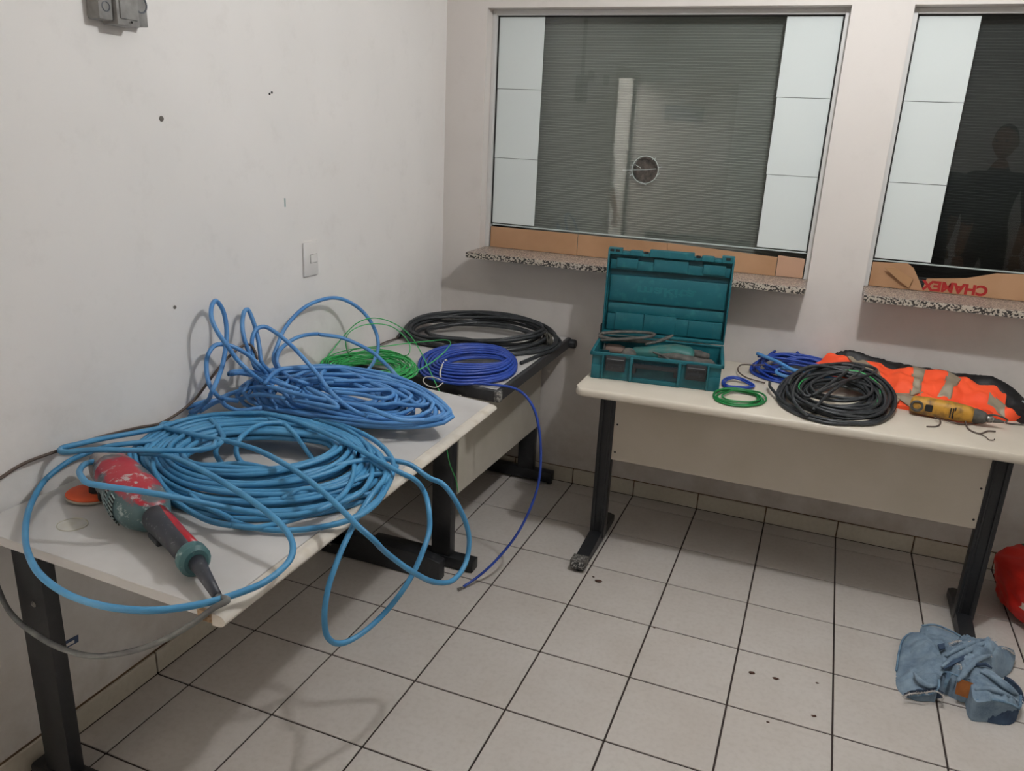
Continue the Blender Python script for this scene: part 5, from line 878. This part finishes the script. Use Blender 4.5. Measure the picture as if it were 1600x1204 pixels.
MB().tube(catmull([(-.03, .02, .10), (.02, .03, .12), (.045, .05, .135), (.03, .06, .125), (-.02, .05, .10), (-.06, .03, .09)], False, .01), .0050, 7).build('power_cord', M_tool, t2, smooth=True)
MB().tube(catmull([(-.02, -.06, .085), (.02, -.075, .078), (.06, -.095, .066), (.10, -.105, .07), (.15, -.10, .072)], False, .01), .0050, 7).build('power_cord', M_tool, t2, smooth=True)
t2 = thing('side_handle', 'dusty pinkish cylindrical tool grip at the left end inside the toolbox', 'tool handle', tbw(.055, .215, .006), math.radians(7.8))
MB().grid(loft([(-.03, 0, .060, .016, .016), (-.02, 0, .060, .022, .022), (.03, 0, .060, .022, .022), (.05, 0, .060, .017, .017)], 14), close_u=True, cap=True).build('grip_body', mat('dusty_grip', (128, 108, 98), .8), t2, smooth=True)
MB().grid(loft([(-.036, 0, .060, .024, .024), (-.030, 0, .060, .024, .024)], 14), close_u=True, cap=True).build('flange', M_tool, t2)
MB().box(-.02, .03, -.01, .01, .0, .045).build('stem', M_tool, t2)

# ------------------------------------------------------------------ vest, black garment, drill
t = tag(drape('black_garment', PATHS['black'], M_blackcl, None, res=.009, dome=.006, wr=.004, wscale=22, seed=3, base=.7405, domew=.02), 'shiny black garment bunched behind the orange vest against the back wall', 'garment')
b = MB(); b.tube(catmull([(2.495, -.252, .806), (2.512, -.262, .796), (2.530, -.275, .780)], False, .005), .0025, 5); gs = b.build('white_stitching', M_white, t)
vo = thing('hivis_vest', 'crumpled orange high-visibility vest with grey reflective bands on the beige desk', 'vest', (2.2, -.22, .74))
def at0(o_, par):
    me = o_.data; me.transform(Matrix.Translation(-Vector(par.location))); return o_
ctrlV = np.array(PATHS['vest'] + [(2.10, -.20, .822), (2.25, -.22, .828), (2.37, -.25, .815), (2.0, -.16, .815), (2.2, -.29, .782), (2.35, -.30, .775), (2.10, -.30, .77)])
def hv(x, y):
    z = idw(ctrlV, x, y, 3.0)
    z += .007*noise.noise(Vector((x*14, y*20, 1)))+.005*noise.noise(Vector((x*40, y*30, 2)))
    z += .007*abs(math.sin(x*26+y*34+3*noise.noise(Vector((x*9, y*9, 4)))))
    return z
at0(drape('vest_fabric', PATHS['vest'], M_orange, vo, hfun=hv, res=.009, base=.7405), vo)
for k, sp in enumerate(PATHS['strips']):
    at0(drape('reflective_band', sp, M_tape, vo, hfun=lambda x, y: hv(x, y)+.0022, res=.008, th=.003, smoothb=False), vo)
A = Vector(PATHS['drill'][0]); Bv = Vector(PATHS['drill'][4]); ang = math.atan2(Bv.y-A.y, Bv.x-A.x); L = (Bv-A).length
t = thing('yellow_power_tool', 'worn yellow power tool with bare wires in front of the orange vest', 'power tool', (A.x, A.y, .7405), ang)
bd = MB().grid(loft([(-.004, 0, .034, .022, .020), (.004, 0, .036, .030, .030), (.05, 0, .036, .033, .033), (.10, 0, .036, .032, .032), (L*.6, 0, .036, .033, .033), (L*.9, 0, .034, .029, .029), (L, 0, .033, .026, .026)], 20, sq=.8), close_u=True, cap=True).build('motor_body', M_yel, t, smooth=True)
MB().lathe([(.020, -.002), (.022, .004), (.016, .006), (.012, -.001)], 18, Matrix.Translation((.018, -.030, .040)) @ Matrix.Rotation(math.pi/2, 4, 'X')).build('end_opening', M_tool, bd, ang=40)
MB().box(.045, .070, -.036, -.028, .026, .052, bev=.004).build('brush_window', M_hole, bd)
b = MB()
for x in (.125, .133): b.box(x, x+.004, -.0345, -.030, .018, .054)
b.box(L*.70, L*.72, -.034, -.028, .046, .058, M=Matrix.Identity(4)); b.box(L*.68, L*.70, -.033, -.027, .016, .028); b.build('vent_slots', M_hole, bd)
MB().box(L*.58, L*.62, -.037, -.030, .022, .052, bev=.003).build('raised_lug', M_yel, bd)
MB().grid(loft([(L-.004, 0, .033, .024, .024), (L+.01, 0, .033, .026, .026), (L+.035, 0, .031, .022, .022), (L+.045, 0, .031, .014, .014)], 16), close_u=True, cap=True).build('gear_case', M_tool, t, smooth=True)
MB().lathe([(.012, 0), (.014, .006), (.012, .018), (.008, .024)], 14, Matrix.Translation((L+.042, 0, .030)) @ Matrix.Rotation(math.pi/2, 4, 'Y')).build('collar', M_metal, t, ang=40)
MB().lathe([(.009, 0), (.004, .035)], 12, Matrix.Translation((L+.064, 0, .028)) @ Matrix.Rotation(math.pi/2, 4, 'Y')).build('tip', M_tool, t, ang=40)
Mi = (Matrix.Translation((A.x, A.y, .7405)) @ Matrix.Rotation(ang, 4, 'Z')).inverted()
for k, L_ in enumerate(PATHS['drill_wires']):
    MB().tube([tuple(Mi @ Vector(p)) for p in catmull(L_, False, .008)], (.003, .0016, .0032, .003, .0032)[k], 6).build('wire', M_bracab if k != 2 else M_tool, t, smooth=True)

# ------------------------------------------------------------------ on the floor
jt = thing('denim_shorts', 'crumpled torn light-blue denim shorts with a tan waistband patch on the floor', 'shorts', (2.38, -.92, 0))
def jp(nm, key, m, **k): return at0(drape(nm, PATHS[key], m, jt, base=k.pop('base', .0015), **k), jt)
jp('back_leg', 'j_back', M_denim, res=.009, dome=.004, wr=.005, seed=1)
jp('front_leg', 'j_left', M_denim, res=.008, dome=.010, wr=.009, wscale=13, seed=2, domew=.03)
jp('seat', 'j_mid', M_denim, res=.006, dome=.006, wr=.014, wscale=30, seed=4, fray=.006)
jp('pocket_bag', 'j_right', M_denim, res=.009, dome=.008, wr=.009, wscale=22, seed=6)
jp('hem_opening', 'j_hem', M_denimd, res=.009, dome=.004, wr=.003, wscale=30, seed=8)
jp('folded_leg', 'j_leg', M_denim, res=.007, dome=.006, wr=.008, wscale=22, seed=7)
wb = jp('waistband', 'j_waist', M_denim, res=.008, dome=.004, wr=.0025, wscale=24, seed=9)
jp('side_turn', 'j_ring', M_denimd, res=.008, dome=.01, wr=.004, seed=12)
def shell(pts, k=.0045): return [(p[0], p[1], p[2]+k) for p in pts]
at0(drape('leather_patch', shell(PATHS['j_patch'], .020), M_leather, jt, th=.003, res=.008, wr=.0008, smoothb=False), jt)
at0(drape('belt_loop', shell(PATHS['j_loop'], .018), M_denimh, jt, th=.003, res=.008, wr=.0005, smoothb=False), jt)
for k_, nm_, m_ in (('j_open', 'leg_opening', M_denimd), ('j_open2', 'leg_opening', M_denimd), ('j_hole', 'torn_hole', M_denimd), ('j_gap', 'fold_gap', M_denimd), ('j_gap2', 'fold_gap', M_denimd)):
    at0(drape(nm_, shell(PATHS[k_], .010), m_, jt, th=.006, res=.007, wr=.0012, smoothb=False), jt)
for F in PATHS['j_folds']:
    at0(MB().tube(catmull([(p[0], p[1], p[2]-.001) for p in F], False, .006), .006, 8, rfun=lambda u_: .0045+.005*math.sin(math.pi*u_)).build('fold', M_denim, jt, smooth=True), jt)
def hem(pts, r=.0035, m=None, nm='hem'): at0(MB().tube(catmull(pts, False, .006), r, 6).build(nm, m or M_denimh, jt, smooth=True), jt)
J = PATHS
hem([(p[0], p[1], p[2]+.006) for p in J['j_left'][:5]]); hem([(p[0], p[1], p[2]+.004) for p in J['j_left'][8:13]]); hem([(p[0], p[1], p[2]+.006) for p in J['j_back'][:4]])
hem([(p[0], p[1], p[2]+.008) for p in J['j_hem'][:4]], .0045); hem([(p[0], p[1], p[2]+.008) for p in J['j_waist'][:4]], .004); hem([(p[0], p[1], p[2]+.005) for p in J['j_leg'][4:8]], .004)
b = MB(); rnd = random.Random(5)
for F in PATHS['j_frays']:
    FF = catmull([(p[0], p[1], p[2]-.004) for p in F], False, .004)
    b.tube(FF, .0016, 5)
    for p in FF:
        for k in range(3):
            a = (p[0]+rnd.uniform(-.003, .003), p[1]+rnd.uniform(-.003, .003), p[2]+rnd.uniform(-.001, .002)); b.tube([a, (a[0]+rnd.uniform(-.008, .008), a[1]+rnd.uniform(-.010, .004), a[2]+rnd.uniform(-.004, .006))], .0006, 3)
fr = at0(b.build('frayed_threads', M_fray, jt), jt); fr['kind'] = 'stuff'
# red bag under the desk
bt = thing('plastic_bag', 'crumpled red plastic bag with coloured print on the floor right of the desk leg', 'bag', (2.735, -.33, 0))
bm = bmesh.new(); bmesh.ops.create_icosphere(bm, subdivisions=5, radius=1.)
for v in bm.verts:
    p = v.co.copy(); k = 1+.16*noise.noise(p*1.6+Vector((3, 1, 0)))+.05*noise.noise(p*5)+.04*abs(noise.noise(p*9))
    x, y, z = p.x*k*.205, p.y*k*.205, .125+p.z*k*.150
    if z < .03: z = max(.001, .03-(.03-z)*.4)
    v.co = Vector((x, y, z))
b = MB(); b.bm.free(); b.bm = bm; b.build('bag_body', M_bag, bt, smooth=True)
bm = bmesh.new(); 
for k in range(2):
    r = bmesh.ops.create_grid(bm, x_segments=8, y_segments=14, size=1.)
    for v in r['verts']:
        u, w2 = v.co.x, v.co.y; v.co = Vector((.07+k*.03+u*.035+.01*noise.noise(Vector((u*2, w2*3, k))), .02+.01*k+.02*math.sin(w2*3+k), .26+(w2+1)*.045+.006*noise.noise(Vector((u*3, w2*4, 5)))))
b = MB(); b.bm.free(); b.bm = bm; ho = b.build('handle_strap', mat('bag_green', (18, 92, 44), .5), bt, smooth=True)
md = ho.modifiers.new('thick', 'SOLIDIFY'); md.thickness = .001
# crumbs of dried mud
lab = ['largest brown mud crumb, in front of the left foot of the beige desk', 'tiny brown speck just behind the largest mud crumb', 'double dark mud crumb on the open floor, left of the pale one', 'paler crumb on the open floor just right of the double crumb', 'tiny crumb furthest right in the row of crumbs left of the shorts', 'small crumb nearest the camera, left of the shorts', 'dark speck on the grout crossing in the middle of the floor', 'small dark crumb near the camera, below the double crumb']
szs = [.011, .004, .008, .007, .004, .006, .004, .004]
for k, p in enumerate(PATHS['mud']):
    x, y, z = p[0]; rnd = random.Random(k+20); bm = bmesh.new(); bmesh.ops.create_icosphere(bm, subdivisions=2, radius=1.)
    for v in bm.verts:
        kk = 1+.7*noise.noise(v.co*2.2+Vector((k*3, 0, 0))); v.co = Vector((v.co.x*kk*szs[k]*1.3, v.co.y*kk*szs[k]*.9, max(-.0, szs[k]*.22+v.co.z*kk*szs[k]*.25)))
    b = MB(); b.bm.free(); b.bm = bm; oo = b.build('mud_crumb', M_mud, loc=(x, y, 0), smooth=True); tag(oo, lab[k], 'mud crumb', 'mud crumbs on the tiled floor')

# ------------------------------------------------------------------ people seen only in the window reflections
def person(loc, rz, label, shirt, k=1., seed=0):
    root = thing('person', label, 'person', loc, rz)
    J = dict(pel=(0, 0, .98), wai=(0, 0, 1.12), che=(0, -.01, 1.32), nec=(0, 0, 1.48), hd=(0, .0, 1.555), kl=(-.11, .0, .52), kr=(.11, .03, .52), hl=(-.09, 0, .92), hr=(.09, 0, .92), al=(-.12, -.01, .09), ar=(.12, .02, .09), tl=(-.14, .14, .035), tr=(.15, .17, .035), sl=(-.19, -.01, 1.42), sr=(.19, -.01, 1.42), el=(-.25, -.03, 1.14), er=(.25, -.02, 1.14), wl=(-.24, .07, .90), wr=(.24, .08, .90))
    R = dict(pel=.135, wai=.125, che=.145, nec=.055, hd=.05, kl=.062, kr=.062, hl=.085, hr=.085, al=.042, ar=.042, tl=.035, tr=.035, sl=.062, sr=.062, el=.045, er=.045, wl=.028, wr=.028)
    E_ = [('pel', 'wai'), ('wai', 'che'), ('che', 'nec'), ('nec', 'hd'), ('pel', 'hl'), ('pel', 'hr'), ('hl', 'kl'), ('hr', 'kr'), ('kl', 'al'), ('kr', 'ar'), ('al', 'tl'), ('ar', 'tr'), ('che', 'sl'), ('che', 'sr'), ('sl', 'el'), ('sr', 'er'), ('el', 'wl'), ('er', 'wr')]
    ks = list(J); me = bpy.data.meshes.new('body'); me.from_pydata([J[a] for a in ks], [(ks.index(a), ks.index(c)) for a, c in E_], [])
    o_ = bpy.data.objects.new('body', me); col.objects.link(o_); md = o_.modifiers.new('s', 'SKIN'); 
    for i, a in enumerate(ks): me.skin_vertices[0].data[i].radius = (R[a], R[a]*(.75 if a in ('pel', 'wai', 'che') else 1))
    me.skin_vertices[0].data[0].use_root = True
    s2 = o_.modifiers.new('u', 'SUBSURF'); s2.levels = 2; s2.render_levels = 2
    bpy.context.view_layer.update(); m2 = bpy.data.meshes.new_from_object(o_.evaluated_get(bpy.context.evaluated_depsgraph_get())); bpy.data.objects.remove(o_)
    m2.materials.clear()
    for mm in (M_skin, shirt, M_trous, M_hole): m2.materials.append(mm)
    for p in m2.polygons:
        c = p.center; p.material_index = 0 if (c.z > 1.49 or (abs(c.x) > .2 and c.z < 1.12)) else 1 if c.z > .97 else 2 if c.z > .1 else 3
    m2.name = 'body'; link('body', m2, None, root, smooth=True)
    # head
    bm = bmesh.new(); bmesh.ops.create_uvsphere(bm, u_segments=24, v_segments=18, radius=1.)
    for v in bm.verts:
        p = v.co.copy(); x, y, z = p.x*.075, p.y*.092, p.z*.118
        if z < 0: x *= 1-.35*(-z/.118)**1.5; y *= 1-.15*(-z/.118)
        if y > .04: y += .022*math.exp(-((x/.014)**2+((z+.008)/.022)**2)); y -= .008*math.exp(-(((abs(x)-.03)/.014)**2+((z-.012)/.011)**2)); y += .006*math.exp(-((x/.022)**2+((z+.055)/.010)**2))
        v.co = Vector((x, y+.012, z+1.655))
    b = MB(); b.bm.free(); b.bm = bm; hd = b.build('head', M_skin, root, smooth=True)
    for s_ in (-1, 1):
        MB().lathe([(.0, -.008), (.010, -.006), (.0125, 0), (.010, .006), (.0, .008)], 12, Matrix.Translation((s_*.030, .090, 1.668)) @ Matrix.Rotation(math.pi/2, 4, 'X')).build('eye', M_hole, hd, smooth=True)
        MB().lathe([(.0, -.008), (.018, -.004), (.022, .002), (.012, .008), (.0, .006)], 12, Matrix.Translation((s_*.077, .0, 1.655)) @ Matrix.Rotation(math.pi/2*s_, 4, 'Y') @ Matrix.Diagonal((1.4, .8, 1, 1))).build('ear', M_skin, hd, smooth=True)
    MB().box(-.022, .022, .088, .098, 1.598, 1.603, bev=.002).build('mouth', mat('lips', (120, 70, 62), .6), hd)
    bm = bmesh.new(); bmesh.ops.create_uvsphere(bm, u_segments=24, v_segments=16, radius=1.)
    for v in list(bm.verts):
        p = v.co; v.co = Vector((p.x*.081, p.y*.098+.008, p.z*.122+1.662))
    bmesh.ops.delete(bm, geom=[v for v in bm.verts if v.co.z < 1.655+max(0, (v.co.y-.0)*1.0+.02)], context='VERTS')
    b = MB(); b.bm.free(); b.bm = bm; b.build('hair', M_hair, hd, smooth=True)
    # hands
    for s_ in (-1, 1):
        w0 = Vector((s_*.24, .075, .895)); b = MB()
        b.grid(loft([(0, 0, 0, .018, .026), (.03, 0, 0, .016, .036), (.07, 0, 0, .013, .040), (.085, 0, 0, .009, .036)], 12, Matrix.Translation(w0) @ Matrix.Rotation(math.radians(80), 4, 'Y')), close_u=True, cap=True)
        for f_, (dy, ln) in enumerate(((.027, .062), (.010, .072), (-.008, .068), (-.025, .052))):
            q0 = w0+Vector((0, dy, -.078)); b.tube([q0, q0+Vector((-s_*.004, .004, -ln*.45)), q0+Vector((-s_*.016, .012, -ln*.95))], .008, 6, rfun=lambda u: .0088-.0025*u)
        q0 = w0+Vector((0, .03, -.02)); b.tube([q0, q0+Vector((-s_*.008, .022, -.03)), q0+Vector((-s_*.014, .028, -.058))], .009, 6, rfun=lambda u: .0105-.003*u)
        b.build('hand', M_skin, root, smooth=True)
    for ch in (root,): ch.scale = (k, k, k)
    return root
person((2.42, -3.05, 0), math.radians(12), 'man in dark clothes standing behind the camera, reflected nearer the second window pane edge', M_shirtd, 1.04)
person((2.86, -3.35, 0), math.radians(25), 'man in dark clothes further back, reflected at the right of the second window', M_shirtd, 1.05)
person((-.40, -4.02, 0), math.radians(-78), 'man in a white shirt looking in at the doorway, reflected in the wider window', M_shirtw, 1.03)
